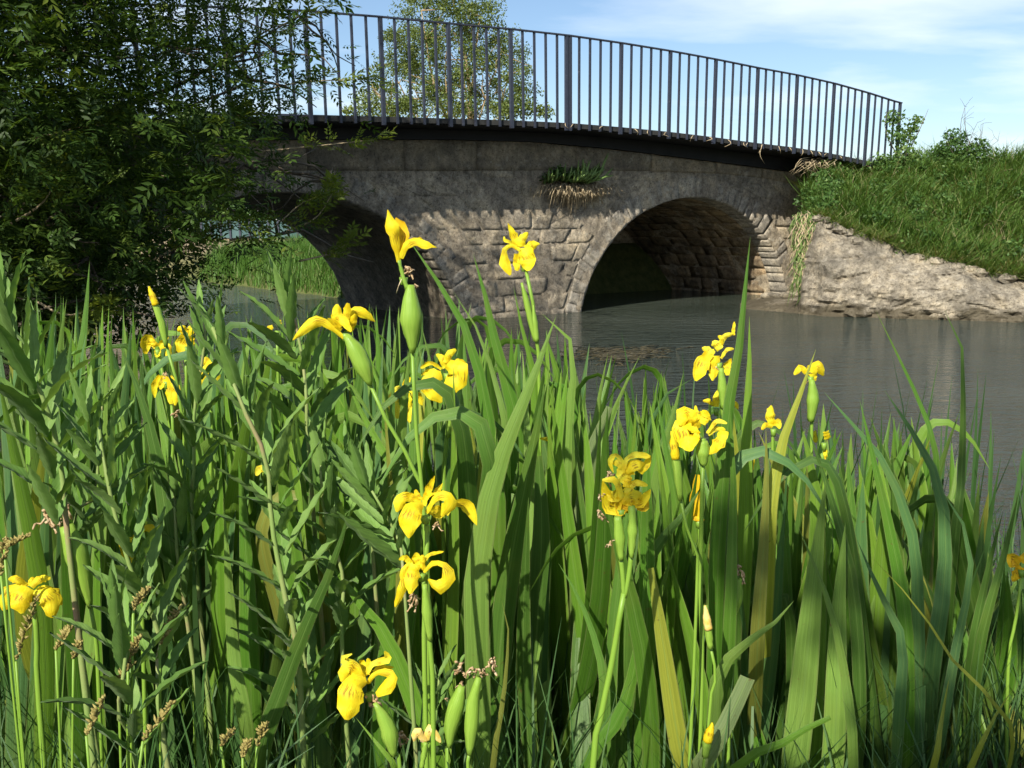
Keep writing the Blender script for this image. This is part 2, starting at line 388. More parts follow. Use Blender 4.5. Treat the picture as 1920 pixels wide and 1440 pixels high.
M['water'] = make_water()
M['teal'] = make_simple('pale_teal_panel', [(0.3, (0.03, 0.075, 0.075)), (0.7, (0.08, 0.14, 0.14))], 1.2, 0.7, 0.0)

# ------------------------------------------------------------------ bridge frame
A = Vector((-1.899, 9.80)); B = Vector((5.790, 15.25))
Dv = (B - A).normalized(); Nv = Vector((-Dv.y, Dv.x)); SP = (B - A).length / 12
WALL_T = 0.60
def BR(s, t, z):                       # s along the bridge, t into it from the railing line, z up
    p = A + Dv * s + Nv * t
    return Vector((p.x, p.y, z))
D3 = Vector((Dv.x, Dv.y, 0)); N3 = Vector((Nv.x, Nv.y, 0))
ARCH = [(-0.03, 2.13), (5.80, 2.0)]   # centre s, half span
AZ, AB = -0.35, 1.785                  # springing level, rise
RING = 0.27
def arch_pt(k, th, off=0.0):
    c, a = ARCH[k]; e = Vector((a * math.cos(th), AB * math.sin(th))); n = Vector((math.cos(th) / a, math.sin(th) / AB)).normalized()
    e = e + n * off
    return c + e.x, AZ + e.y
def arch_half(z, off, k):
    """half width of the opening (grown by off) at height z"""
    a, b = ARCH[k][1] + off, AB + off
    q = (z - AZ) / b
    return a * math.sqrt(max(0, 1 - q * q)) if q < 1 else 0.0
S_MIN, S_MAX = -4.2, 8.75
FAS_S = [-4.2, -2, 0.01, 0.98, 1.98, 3.09, 4.34, 5.76, 6.81, 7.96, 8.8, 10]
FAS_Z = [1.74, 1.86, 1.95, 1.99, 2.03, 2.05, 2.01, 1.93, 1.87, 1.80, 1.72, 1.55]
BAN_S = [-4.2, 0.59, 1.62, 3.09, 4.62, 5.76, 6.81, 8.34, 8.8]
BAN_Z = [1.57, 1.66, 1.68, 1.73, 1.75, 1.77, 1.74, 1.6, 1.52]
POST_B = [1.86, 1.94, 2.01, 2.07, 2.128, 2.16, 2.18, 2.203, 2.215, 2.208, 2.19, 2.16, 2.12, 2.09, 2.04, 1.965, 1.87]
POST_S = [SP * (i - 4) for i in range(17)]
def deck_z(s): return interp(s, POST_S, POST_B)

# ------------------------------------------------------------------ water and ground
wm = new_mesh('river', [(-90, -12, 0), (90, -12, 0), (90, 90, 0), (-90, 90, 0)], [(0, 1, 2, 3)])
river = tag(link('river', wm, M['water']), 'brown rippled river flowing under the stone bridge', 'river', None, 'structure')

EDGE_X = [-30, -8, -5.5, -4.2, -3, -2, -1, 0, 1, 2, 3, 6, 20, 40]
EDGE_Y = [14, 10.5, 8.2, 6.0, 4.6, 3.8, 3.4, 3.2, 2.9, 2.5, 2.0, 1.2, -1, -4]
def sstep(a, b, x): t = np.clip((x - a) / (b - a), 0, 1); return t * t * (3 - 2 * t)
def ground_z(x, y):
    near = np.interp(x, EDGE_X, EDGE_Y) - y
    zn = -0.5 + 0.62 * sstep(-0.5, 0.35, near) + 0.5 * sstep(-3.2, -7, x) * sstep(0.2, 2.5, near)
    qx, qy = A.x + Nv.x * .3 + Dv.x * ARCH[0][0], A.y + Nv.y * .3 + Dv.y * ARCH[0][0]
    d = (x - qx) * Dv.x + (y - qy) * Dv.y; t = (x - qx) * Nv.x + (y - qy) * Nv.y
    behind = sstep(2.3, 3.3, t)
    zr = -0.5 + (0.95 + 0.35 * sstep(3.4, 5.5, d) * sstep(26, 18, y)) * sstep(1.9, 3.3, d)
    zl = -0.5 + 1.1 * sstep(-2.2, -3.6, d)
    zl2 = -0.5 + 1.6 * sstep(-2.2, -4.4, d)
    zb = np.maximum(zr, zl) * behind - 0.5 * (1 - behind)
    bumps = 0.035 * np.sin(x * 2.1 + y * 1.3) * np.sin(y * 1.7 - x * 0.8) + 0.02 * np.sin(x * 5.3 - y * 4.1)
    return np.maximum(np.maximum(zn, zb), np.where(t < 3.5, np.where(t > -2.0, zl2, -0.5), -0.5)) + bumps
gx = np.concatenate([np.arange(-70, -14, 2.5), np.arange(-14, 14, 0.2), np.arange(14, 72, 2.5)])
gy = np.concatenate([np.arange(-8, 30, 0.2), np.arange(30, 92, 2.0), np.array([140, 250, 500, 900.])])
GX, GY = np.meshgrid(gx, gy); GZ = ground_z(GX, GY)
V = np.stack([GX * np.where(GY > 95, GY / 60, 1), GY, GZ], -1).reshape(-1, 3)
nx, ny = len(gx), len(gy)
ii, jj = np.meshgrid(np.arange(nx - 1), np.arange(ny - 1)); i0 = (jj * nx + ii).ravel()
gm = big_mesh('ground', V, np.stack([i0, i0 + 1, i0 + 1 + nx, i0 + nx], -1), smooth=True)
tag(link('ground', gm, M['ground']), 'earth banks and bare field on both sides of the river', 'ground', None, 'structure')
def gz(x, y): return float(ground_z(np.array(float(x)), np.array(float(y))))

# ------------------------------------------------------------------ stones
from mathutils import noise as mnoise
def erode(p, amp=1.0):
    """weathered relief shared by neighbouring stones"""
    return amp * (0.014 * mnoise.fractal(p * 2.2, 0.8, 2.1, 5) + 0.006 * mnoise.noise(p * 12) + 0.004 * mnoise.noise(p * 29))
def stone_mesh(fn, corners, rr, depth=0.14, proud=0.0, gap=0.005, rough=1.0, nu=7, nv=5, round_=0.008):
    """fn(u,v,d)->world ; corners (bl,br,tr,tl) in fn's uv metres ; a worn, nearly flush block"""
    c = [Vector(q) for q in corners]
    ctr = (c[0] + c[1] + c[2] + c[3]) / 4
    c = [q + (ctr - q).normalized() * gap * rr.uniform(0.4, 2.0) for q in c]
    V = []
    er = [round_ * rr.choice((0.1, 0.4, 1.0, 1.8)) for _ in range(4)]
    tx, ty = rr.uniform(-.003, .003), rr.uniform(-.003, .003)
    for j in range(nv):
        for i in range(nu):
            a, b = i / (nu - 1), j / (nv - 1)
            q = c[0].lerp(c[1], a).lerp(c[3].lerp(c[2], a), b)
            d = -proud + (2 * a - 1) * tx + (2 * b - 1) * ty
            if i == 0: d += er[0] * rr.uniform(.5, 1.3)
            if i == nu - 1: d += er[1] * rr.uniform(.5, 1.3)
            if j == 0: d += er[2] * rr.uniform(.5, 1.3)
            if j == nv - 1: d += er[3] * rr.uniform(.5, 1.3)
            p = fn(q.x, q.y, d); V.append(fn(q.x, q.y, d - erode(p, rough)))
    n0 = len(V)
    border = [i for i in range(nu)] + [j * nu + nu - 1 for j in range(1, nv)] + [(nv - 1) * nu + i for i in range(nu - 2, -1, -1)] + [j * nu for j in range(nv - 2, 0, -1)]
    bu = {}
    for k, idx in enumerate(border):
        j, i = divmod(idx, nu); a, b = i / (nu - 1), j / (nv - 1)
        q = c[0].lerp(c[1], a).lerp(c[3].lerp(c[2], a), b); V.append(fn(q.x, q.y, depth)); bu[k] = n0 + k
    Fc = [(j * nu + i, j * nu + i + 1, (j + 1) * nu + i + 1, (j + 1) * nu + i) for j in range(nv - 1) for i in range(nu - 1)]
    nb = len(border)
    for k in range(nb):
        k2 = (k + 1) % nb; Fc.append((border[k2], border[k], bu[k], bu[k2]))
    return V, Fc

bridge = Grp('stone_bridge', 'old two-arched stone bridge with a shade-black edge beam spanning the river', 'bridge', BR(2.75, WALL_T, 0))
rs = random.Random(11)
wall_fn = lambda u, v, d: BR(u, WALL_T + d, v)
# mortar and old render between and partly over the stones, cut out by the two openings (columns)
V, Fc = [], []
ns, nm = 330, 34
def open_top(s):
    for k in (0, 1):
        c, a = ARCH[k]
        if abs(s - c) < a + 0.02: return AZ + (AB + 0.02) * math.sqrt(max(0, 1 - ((s - c) / (a + 0.02)) ** 2))
    return -0.5
for i in range(ns + 1):
    s = lerp(S_MIN, S_MAX, i / ns); zb = max(-0.5, open_top(s)); zt = interp(s, FAS_S, FAS_Z)
    for j in range(nm + 1):
        z_ = lerp(zb, zt, j / nm); q = Vector((s, z_, 0.3))
        d = erode(BR(s, WALL_T, z_)) + 0.007 * mnoise.noise(q * 2.6) + 0.003 * mnoise.noise(q * 11)
        V.append(BR(s, WALL_T - 0.001 - d, z_))
for i in range(ns):
    for j in range(nm): Fc.append((i * (nm + 1) + j, (i + 1) * (nm + 1) + j, (i + 1) * (nm + 1) + j + 1, i * (nm + 1) + j + 1))
bridge.part('wall', V, Fc, M['mortar'])
# voussoirs
for k in (0, 1):
    n = 34; th = 0.12; lim = math.pi - 0.12; i = 0
    if k == 0: lim = math.pi - 0.7
    while th < lim:
        dth = rs.uniform(0.045, 0.09) ; t2 = min(th + dth, lim)
        ro = RING * rs.uniform(0.85, 1.12)
        cor = [arch_pt(k, t2, 0), arch_pt(k, th, 0), arch_pt(k, th, ro), arch_pt(k, t2, ro)]
        v, f = stone_mesh(wall_fn, cor, rs, 0.3, proud=rs.uniform(-0.001, 0.005), gap=0.0016, rough=0.9, nu=4, nv=7, round_=0.0022)
        bridge.part('voussoir', v, f, M['vous']); th = t2
# coursed stones
z = -0.12; course = 0
while z < 1.72:
    hgt = rs.uniform(0.15, 0.24); z2 = z + hgt
    def forb(s_, zz): return None
    segs = [S_MIN]
    ivs = []
    e0b, e0t = arch_half(z, RING, 0), arch_half(z2, RING, 0); e1b, e1t = arch_half(z, RING, 1), arch_half(z2, RING, 1)
    # piers between the openings as trapezium intervals (bottom l, r, top l, r)
    if e0b > 0.05 and z < AZ + AB + RING - 0.02:
        ivs.append((S_MIN, ARCH[0][0] - e0b, S_MIN, ARCH[0][0] - e0t)); lb, lt = ARCH[0][0] + e0b, ARCH[0][0] + e0t
    else: lb = lt = S_MIN
    if e1b > 0.05 and z < AZ + AB + RING - 0.02:
        ivs.append((lb, ARCH[1][0] - e1b, lt, ARCH[1][0] - e1t)); lb, lt = ARCH[1][0] + e1b, ARCH[1][0] + e1t
    ivs.append((lb, S_MAX, lt, S_MAX))
    for (bl, br, tl, tr) in ivs:
        w = max(br - bl, tr - tl)
        if w < 0.08: continue
        cuts = [0.0]; pos = rs.uniform(0.2, 0.5)
        while pos < w - 0.15: cuts.append(pos / w); pos += rs.uniform(0.26, 0.62)
        cuts.append(1.0)
        for a, b in zip(cuts[:-1], cuts[1:]):
            j_ = lambda m_=0.02: rs.uniform(-m_, m_)
            cor = [(lerp(bl, br, a) + j_(), z + j_(.007)), (lerp(bl, br, b) + j_(), z + j_(.007)), (lerp(tl, tr, b) + j_(), z2 + j_(.007)), (lerp(tl, tr, a) + j_(), z2 + j_(.007))]
            sm = (cor[0][0] + cor[1][0]) / 2
            top = interp(sm, BAN_S, BAN_Z)
            if z > top - 0.06: continue
            cor = [(x, min(y, top)) for x, y in cor]
            if abs(cor[1][0] - cor[0][0]) + abs(cor[2][0] - cor[3][0]) < 0.16: continue
            if sm < -3.4: continue
            v, f = stone_mesh(wall_fn, cor, rs, 0.12, proud=rs.uniform(-0.003, 0.008), gap=0.003, rough=1.0, nu=8, nv=6, round_=0.004)
            bridge.part('stone', v, f, M['stone'])
    z = z2; course += 1
# concrete band blocks under the beam
s = -3.2
while s < 8.5:
    w = rs.uniform(0.7, 1.5); s2 = min(s + w, 8.6)
    if s2 - s < 0.2: break
    cor = [(s, interp(s, BAN_S, BAN_Z) + .004), (s2, interp(s2, BAN_S, BAN_Z) + .004), (s2, interp(s2, FAS_S, FAS_Z)), (s, interp(s, FAS_S, FAS_Z))]
    v, f = stone_mesh(wall_fn, cor, rs, 0.12, proud=0.016, gap=0.002, rough=0.55, nu=14, nv=6, round_=0.005)
    bridge.part('band_block', v, f, M['band']); s = s2
# edge beam under the overhanging slab, and the slab
def strip(lo, hi, t0, t1, s0, s1, n=60):
    V, Fc = [], []
    for i in range(n + 1):
        s_ = lerp(s0, s1, i / n)
        V += [BR(s_, t0, lo(s_)), BR(s_, t0, hi(s_)), BR(s_, t1, hi(s_)), BR(s_, t1, lo(s_))]
    for i in range(n):
        a = i * 4; b = a + 4
        for q in range(4): Fc.append((a + q, b + q, b + (q + 1) % 4, a + (q + 1) % 4))
    Fc += [(3, 2, 1, 0), (n * 4, n * 4 + 1, n * 4 + 2, n * 4 + 3)]
    return V, Fc
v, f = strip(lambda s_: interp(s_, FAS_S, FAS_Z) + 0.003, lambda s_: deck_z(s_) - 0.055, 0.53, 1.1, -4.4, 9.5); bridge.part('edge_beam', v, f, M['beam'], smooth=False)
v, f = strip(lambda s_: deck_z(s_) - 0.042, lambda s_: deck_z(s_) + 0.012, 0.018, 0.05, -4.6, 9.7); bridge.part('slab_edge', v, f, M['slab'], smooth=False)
v, f = strip(lambda s_: deck_z(s_) - 0.052, lambda s_: deck_z(s_) + 0.008, 0.052, 3.4, -4.6, 9.7); bridge.part('deck_slab', v, f, M['beam'], smooth=False)  # underside coloured as black shade, like the beam
# body of the bridge: barrels and the far face
for k in (0, 1):
    V, Fc = [], []; n, mdep = 40, 6
    for i in range(n + 1):
        th = math.pi * i / n; s_, z_ = arch_pt(k, th, 0.009)
        for j in range(mdep + 1): V.append(BR(s_, lerp(WALL_T + 0.05, WALL_T + 2.95, j / mdep), z_))
    for i in range(n):
        for j in range(mdep): Fc.append((i * (mdep + 1) + j, i * (mdep + 1) + j + 1, (i + 1) * (mdep + 1) + j + 1, (i + 1) * (mdep + 1) + j))
    bridge.part('arch_barrel', V, Fc, M['mortar'])
# coursed stones lining the right side of the second barrel
k = 1; th = 0.13
while th < 1.75:
    t2 = th + rs.uniform(0.085, 0.125); pos = WALL_T + 0.3
    while pos < WALL_T + 2.85:
        p2 = min(pos + rs.uniform(0.3, 0.6), WALL_T + 2.9)
        fn = lambda u, v, d: (lambda q: BR(q[0], u, q[1]))(arch_pt(1, v, d + 0.004))
        c_, a_ = ARCH[1]
        v, f = stone_mesh(fn, [(pos, th), (p2, th), (p2, t2), (pos, t2)], rs, 0.07, proud=rs.uniform(0.0, 0.003), gap=0.0015, rough=0.7, nu=5, nv=4, round_=0.003)
        bridge.part('barrel_stone', v, f, M['barrel']); pos = p2
    th = t2
# far face with the left opening, and the blocked end of the right opening
V, Fc = [], []
for i in range(81):
    s_ = lerp(S_MIN, 9.4, i / 80); zb = -0.5
    if abs(s_ - ARCH[0][0]) < ARCH[0][1] + 0.05: zb = AZ + (AB + 0.05) * math.sqrt(max(0, 1 - ((s_ - ARCH[0][0]) / (ARCH[0][1] + 0.05)) ** 2))
    for t_ in (WALL_T + 2.93, WALL_T + 3.1): V += [BR(s_, t_, max(-0.5, zb)), BR(s_, t_, deck_z(s_) - 0.06)]
for i in range(80):
    a = i * 4; b = a + 4; Fc += [(a, b, b + 1, a + 1), (a + 2, a + 3, b + 3, b + 2), (a, a + 2, b + 2, b)]
bridge.part('far_wall', V, Fc, M['mortar'], smooth=False)

# ------------------------------------------------------------------ railing
rail = Grp('metal_railing', 'tall blue-grey steel railing of upright bars along the near edge of the bridge', 'railing', BR(0, 0, deck_z(0)))
RH = 0.955
S0, S1 = POST_S[0], POST_S[-1]
V, Fc = [], []
n = 64
path = [(lerp(S0 - 0.03, S1 + 0.06, i / n)) for i in range(n + 1)]
def rail_top(s): return deck_z(s) + RH
v, f = strip(lambda s_: rail_top(s_), lambda s_: rail_top(s_) + 0.014, -0.022, 0.022, S0 - .03, S1 + .05, 64); rail.part('top_rail', v, f, M['metal'], smooth=False)
idx = 0
for i in range(16 * 5 + 1):
    s_ = S0 + (S1 - S0) * i / 80
    post = i % 5 == 0
    w, d = (0.0185, 0.017) if post else (0.011, 0.011)
    zt, zb = rail_top(s_) - 0.001, deck_z(s_) - (0.075 if post else 0.06)
    slope = (deck_z(s_ + .3) - deck_z(s_ - .3)) / .6
    tilt = D3 * (-slope * 0.35)
    pairs = [(-0.026, 0.017), (0.026, 0.017)] if i == 40 else [(0, w)]
    for off, ww in pairs:
        mb = MB(); c0 = BR(s_ + off, 0, zb); c1 = BR(s_ + off, 0, zt) + tilt * (zt - zb)
        ax = (c1 - c0)
        mb.box((c0 + c1) / 2, D3 * ww, N3 * d, ax / 2)
        rail.part('post' if post else 'baluster', mb.V, mb.F, M['metal'], smooth=False, origin=c0)
far_rail = Grp('low_railing', 'low dark rail with short uprights on the far edge of the bridge', 'railing', BR(0, 3.3, deck_z(0)))
v, f = strip(lambda s_: deck_z(s_) + 0.325, lambda s_: deck_z(s_) + 0.35, 3.28, 3.32, -3.4, 3.0, 30); far_rail.part('top_rail', v, f, M['metal'], smooth=False)
for i in range(34):
    s_ = -3.35 + i * 0.19; mb = MB(); c0 = BR(s_, 3.3, deck_z(s_) - 0.0); mb.box(c0 + Vector((0, 0, 0.162)), D3 * 0.012, N3 * 0.012, (0, 0, 0.162))
    far_rail.part('upright', mb.V, mb.F, M['metal'], smooth=False, origin=c0)

# ------------------------------------------------------------------ right bank: stone ledge and grass slope
WX = [1380, 1425, 1496, 1503, 1540, 1700, 1920, 2150, 2500, 3000]
WYb = [577, 580, 587, 588, 592, 597, 604, 611, 620, 632]
WYt = [570, 558, 552, 412, 410, 476, 527, 552, 575, 600]
def ledge_xy(px):
    b = PG(px, interp(px, WX, WYb)); return b
def ledge(u, v, d):
    """u pixel-like running coordinate along the shore, v 0..1 up the face"""
    b = ledge_xy(u)
    back = interp(u, [1425, 1496, 1503, 1560, 1700, 1900], [0.8, 1.2, 0.45, 0.4, 0.4, 0.4])
    t = P(u, interp(u, WX, WYt), b.y + back)
    p = b.lerp(t, v) if v >= 0 else Vector((b.x, b.y - 0.05, -0.3 * -v))
    bulge = -0.16 * math.sin(math.pi * min(max(v, 0), 1))
    return p + Vector((0.25, 1, 0)).normalized() * (bulge + d)
led = Grp('stone_revetment', 'pale cracked limestone ledge lining the bank beside the right arch', 'retaining wall', ledge_xy(1600))
def rock_face(u0, u1, nu, nv, v0, v1):
    """one rough limestone mass: strata, chipped edges, pits"""
    V, Fc, U = [], [], []
    for i in range(nu + 1):
        u = lerp(u0, u1, i / nu)
        for j in range(nv + 1):
            v = lerp(v0, v1, j / nv); p = ledge(u, v, 0)
            q = Vector((p.x, p.y, p.z * 1.6))
            bed = mnoise.noise(Vector((p.x * .5, p.y * .5, p.z * 5.0 + 1.1 * mnoise.noise(p * 1.3))))
            crack = -0.06 * max(0, 1 - abs(bed) * 8) * (0.5 + 0.5 * mnoise.noise(p * 1.7))
            j1 = mnoise.noise(Vector((p.x * 2.1 + p.y * .8 + .5 * mnoise.noise(p * 2.0), 3.3, p.z * 1.1))); cell = -0.05 * max(0, 1 - abs(j1) * 12) + 0.05 * max(0, mnoise.noise(q * 3.3)) - 0.07 * max(0, mnoise.noise(q * 4.7 + Vector((9, 0, 0))) - .35)
            d = 0.11 * mnoise.fractal(q * 1.1, 0.8, 2.1, 6) + crack + cell + 0.018 * mnoise.noise(q * 9) + 0.012 * mnoise.noise(q * 22)
            if p.z < 0.12: d += 0.03
            V.append(ledge(u, v, -d))
    for i in range(nu):
        for j in range(nv): Fc.append((i * (nv + 1) + j, (i + 1) * (nv + 1) + j, (i + 1) * (nv + 1) + j + 1, i * (nv + 1) + j + 1))
    return V, Fc
v, f = rock_face(1500, 2150, 260, 46, -0.35, 1.04); led.part('wall', v, f, M['ledge'], smooth=False)
v, f = rock_face(2150, 3000, 60, 20, -0.35, 1.04); led.part('wall', v, f, M['ledge'], smooth=False)
v, f = rock_face(1388, 1499, 60, 16, -0.5, 1.0); led.part('footing', v, f, M['ledge'], smooth=False)
V = []
for j in range(8):
    p = ledge(1500.5, j / 7, 0.0); k = 14.75 / p.y; V += [p, Vector((p.x * k + 0.05, p.y * k, p.z))]
led.part('wall_end', V, [(2 * j, 2 * j + 1, 2 * j + 3, 2 * j + 2) for j in range(7)], M['ledge'])
# loose and half-set stones at the water line and along the top
for i in range(64):
    u = rs.uniform(1440, 2100); v0 = rs.choice((0.0, 0.04, 0.96, 0.9, 1.0)); c = ledge(u, v0, -0.02) ; sz = rs.uniform(0.03, 0.085)
    V = []; 
    for a_ in range(5):
        for b_ in range(8):
            th, ph_ = math.pi * (a_ + .5) / 5, 2 * math.pi * b_ / 8; q = Vector((math.sin(th) * math.cos(ph_) * 1.4, math.sin(th) * math.sin(ph_), math.cos(th) * .75))
            V.append(c + q * sz * (1 + 0.5 * mnoise.noise(q * 1.7 + Vector((i, 0, 0)))))
    Fc = [(a_ * 8 + b_, (a_ + 1) * 8 + b_, (a_ + 1) * 8 + (b_ + 1) % 8, a_ * 8 + (b_ + 1) % 8) for a_ in range(4) for b_ in range(8)] + [tuple(range(8)), tuple(range(39, 31, -1))]
    led.part('rock', V, Fc, M['ledge'], smooth=False, origin=c)
CX = [1500, 1560, 1660, 1750, 1800, 1920, 2150, 2600]
CY = [352, 342, 318, 308, 308, 312, 318, 326]
CD = [15.3, 15.4, 15.6, 15.4, 15.2, 14.8, 14.5, 14.0]
def bank_pt(u, v):
    lo = ledge(u, 0.97, 0.03) if u >= 1504 else ledge(1504, 0.97, 0.03); hi = P(u, interp(u, CX, CY), interp(u, CX, CD))
    if v <= 1:
        p = lo.lerp(hi, v); p.z += 0.10 * math.sin(math.pi * v) + 0.03 * math.sin(u * 0.05 + v * 7)
        return p
    return hi + Vector((0.2, 1, 0)) * (v - 1) * 6 + Vector((0, 0, -0.5 * (v - 1) ** 2))
V, Fc = [], []; nu, nvv = 50, 14
for i in range(nu + 1):
    for j in range(nvv + 1): V.append(bank_pt(lerp(1500, 2600, i / nu), 2.2 * j / nvv))
for i in range(nu):
    for j in range(nvv): Fc.append((i * (nvv + 1) + j, (i + 1) * (nvv + 1) + j, (i + 1) * (nvv + 1) + j + 1, i * (nvv + 1) + j + 1))
tag(link('grass_bank', new_mesh('grass_bank', V, Fc), M['ground']), 'steep earth bank rising behind the limestone ledge', 'bank', None, 'structure')

def blades(name, pts, nrm, length, width, lean, tone, seed, label, matkey, cat='grass', segs=2, parent=None):
    """many grass blades in one mesh: each a bent strip"""
    g = np.random.default_rng(seed); n = len(pts)
    ang = g.uniform(0, 2 * np.pi, n); az = np.stack([np.cos(ang), np.sin(ang), np.zeros(n)], -1)
    side = np.stack([-np.sin(ang), np.cos(ang), np.zeros(n)], -1)
    Ls = length * g.uniform(0.5, 1.25, n); le = lean * g.uniform(0.2, 1.3, n)
    rows = []
    for k in range(segs + 1):
        t = k / segs; c = pts + nrm * (Ls * (t - 0.25 * le * t * t))[:, None] + az * (Ls * le * t * t)[:, None]
        w = (width * (1 - t) ** 0.7 * g.uniform(0.7, 1.2, n))[:, None] * side if k < segs else None
        if k < segs: rows += [c - w, c + w]
        else: rows += [c]
    m = len(rows); V = np.stack(rows, 1).reshape(-1, 3); base = np.arange(n) * m
    tris = []
    for k in range(segs - 1):
        a = 2 * k; tris += [np.stack([base + a, base + a + 1, base + a + 3], -1), np.stack([base + a, base + a + 3, base + a + 2], -1)]
    a = 2 * (segs - 1); tris.append(np.stack([base + a, base + a + 1, base + a + 2], -1))
    cols = np.repeat(np.clip(tone(g, n), 0, 1), m); C = np.stack([cols, cols, cols, np.ones_like(cols)], -1)
    o = link(name, big_mesh(name, V, np.concatenate(tris), C), M[matkey], parent)
    return tag(o, label, cat if parent is None else None, None, 'stuff')

g = np.random.default_rng(3)
pts, tn = [], []
for _ in range(34000):
    u = g.uniform(1505, 2350); v = g.uniform(0.0, 1.12) ** 0.9; p = bank_pt(u, v); pts.append(p)
pts = np.array([tuple(p) for p in pts])
def patch_tone(g_, n, P_=pts):
    q = 0.5 + 0.5 * np.sin(P_[:, 0] * 2.1 + 1.3 * np.sin(P_[:, 1] * 1.9) + P_[:, 2] * 3) * np.sin(P_[:, 1] * 1.4 + P_[:, 0] * 0.7)
    return g_.beta(2, 3, n) * 0.55 + 0.22 * q + (g_.random(n) < 0.13) * 0.5
blades('bank_grass', pts, np.stack([g.normal(0, .35, len(pts)), g.normal(-.3, .3, len(pts)), np.full(len(pts), .8)], -1), 0.33 * (0.45 + 1.1 * (0.5 + 0.5 * np.sin(pts[:, 0] * 4.3 + 2 * np.sin(pts[:, 1] * 3.1))) * g.uniform(.5, 1.2, len(pts))), 0.0075, 0.9, patch_tone, 4, 'rough green and straw grass covering the bank right of the bridge', 'grass')

BANK_PTS = pts
fp = []
for _ in range(5200):
    u = g.uniform(1508, 2300); v = abs(g.normal(0, .05)); p = bank_pt(u, v); fp.append((p.x, p.y - 0.03, p.z + 0.03))
fp = np.array(fp); fn_ = np.stack([g.normal(0, .35, len(fp)), g.uniform(-1.1, -.1, len(fp)), g.uniform(-.35, .7, len(fp))], -1)
blades('drooping_grass', fp, fn_, 0.24, 0.006, 0.5, lambda g_, n: g_.beta(2, 2, n) * .6 + .25 + (g_.random(n) < .3) * .4, 6, 'dry and green grass drooping over the top of the limestone ledge', 'grass', segs=3)
# ------------------------------------------------------------------ leafy masses
def leaf_cloud(centres, radii, counts, size, aspect, seed, tone=None, droop=0.3, flat=0.8):
    """small folded diamond leaves spread through ellipsoid clumps"""
    g_ = np.random.default_rng(seed); Vs, Cs = [], []
    for (c, r, n) in zip(centres, radii, counts):
        d = g_.normal(size=(n, 3)); d /= np.linalg.norm(d, axis=1)[:, None]
        rr = g_.random(n) ** 0.45
        p = np.array(tuple(c)) + d * rr[:, None] * np.array(r if hasattr(r, '__len__') else (r, r, r * flat))
        ax = g_.normal(size=(n, 3)) + np.array([0, 0, -droop]); ax /= np.linalg.norm(ax, axis=1)[:, None]
        up_ = g_.normal(size=(n, 3)) + np.array([0, 0, 1.0]); sd = np.cross(ax, up_); sd /= np.linalg.norm(sd, axis=1)[:, None] + 1e-9
        nn = np.cross(sd, ax)
        L_ = (size * g_.uniform(0.6, 1.35, n))[:, None]; W_ = L_ * aspect
        Vs.append(np.stack([p, p + ax * L_ * 0.45 + sd * W_ + nn * L_ * 0.08, p + ax * L_, p + ax * L_ * 0.45 - sd * W_ + nn * L_ * 0.08], 1).reshape(-1, 3))
        b_ = g_.uniform(-0.15, 0.15)
        t_ = np.clip((tone(g_, n) if tone else g_.beta(2, 2.5, n)) + b_, 0, 1); Cs.append(np.repeat(t_, 4))
    V = np.concatenate(Vs); c = np.concatenate(Cs); n = len(V) // 4; b = np.arange(n) * 4
    return V, np.concatenate([np.stack([b, b + 1, b + 2], -1), np.stack([b, b + 2, b + 3], -1)]), np.stack([c, c, c, np.ones_like(c)], -1)

def add_cloud(name, parent, cl, matkey, loc=(0, 0, 0)):
    V, Fq, C = cl
    o = link(name, big_mesh(name, V - np.array(tuple(loc)), Fq, C), M[matkey], parent); o['kind'] = 'stuff'; return o

def limb(p0, p1, r0, r1, rr, wob=0.08, n=7, sides=6):
    p0, p1 = Vector(p0), Vector(p1); L_ = (p1 - p0).length
    mids = [p0] + [p0.lerp(p1, t) + Vector((rr.uniform(-1, 1), rr.uniform(-1, 1), rr.uniform(-.6, 1))) * wob * L_ for t in (0.33, 0.66)] + [p1]
    pth = catmull(mids, n); return pth, tube(pth, [lerp(r0, r1, i / (n - 1)) for i in range(n)], sides)

# tree behind the bridge
rt = random.Random(5)
base = P(880, 405, 25.0); base.z = gz(base.x, base.y)
poplar = Grp('slender_tree', 'tall airy pale green tree with tan limbs standing beyond the bridge', 'tree', base)
mb = MB(); cen, rad, cnt = [], [], []
for (px, py, w) in [(835, -60, .07), (790, 20, .05), (900, 30, .06), (730, 120, .045), (960, 110, .045), (700, 170, .035), (860, 80, .05), (920, 150, .04), (770, 150, .04), (835, 140, .05)]:
    tip = P(px, py, 25 + rt.uniform(-1, 1)); pth, tb = limb(base + Vector((rt.uniform(-.2, .2), 0, 0.1)), tip, w * 1.3, w * 0.2, rt, 0.05, 10); mb.add(*tb)
    for k in range(3, 10):
        for _ in range(2):
            q = pth[k] + Vector((rt.uniform(-.8, .8), rt.uniform(-.7, .7), rt.uniform(-.2, .8))); _, t2 = limb(pth[k], q, 0.018, 0.006, rt, 0.1, 4, 4); mb.add(*t2)
poplar.part('trunk', mb.V, mb.F, M['palebark'])
for _ in range(470):
    px, py = rt.uniform(655, 1005), rt.uniform(-70, 215)
    w = interp(py, [-70, 0, 60, 130, 215], [45, 90, 130, 165, 165]); cx = 840
    if abs(px - cx) > w * rt.uniform(0.75, 1.0): continue
    cen.append(P(px, py, 25 + rt.uniform(-1.4, 1.4))); rad.append(rt.uniform(0.16, 0.4)); cnt.append(int(rt.uniform(40, 100)))
add_cloud('crown', poplar.o, leaf_cloud(cen, rad, [int(c * 2.1) for c in cnt], 0.06, 0.3, 8, lambda g_, n: g_.beta(2.2, 2.2, n)), 'poplar', base)
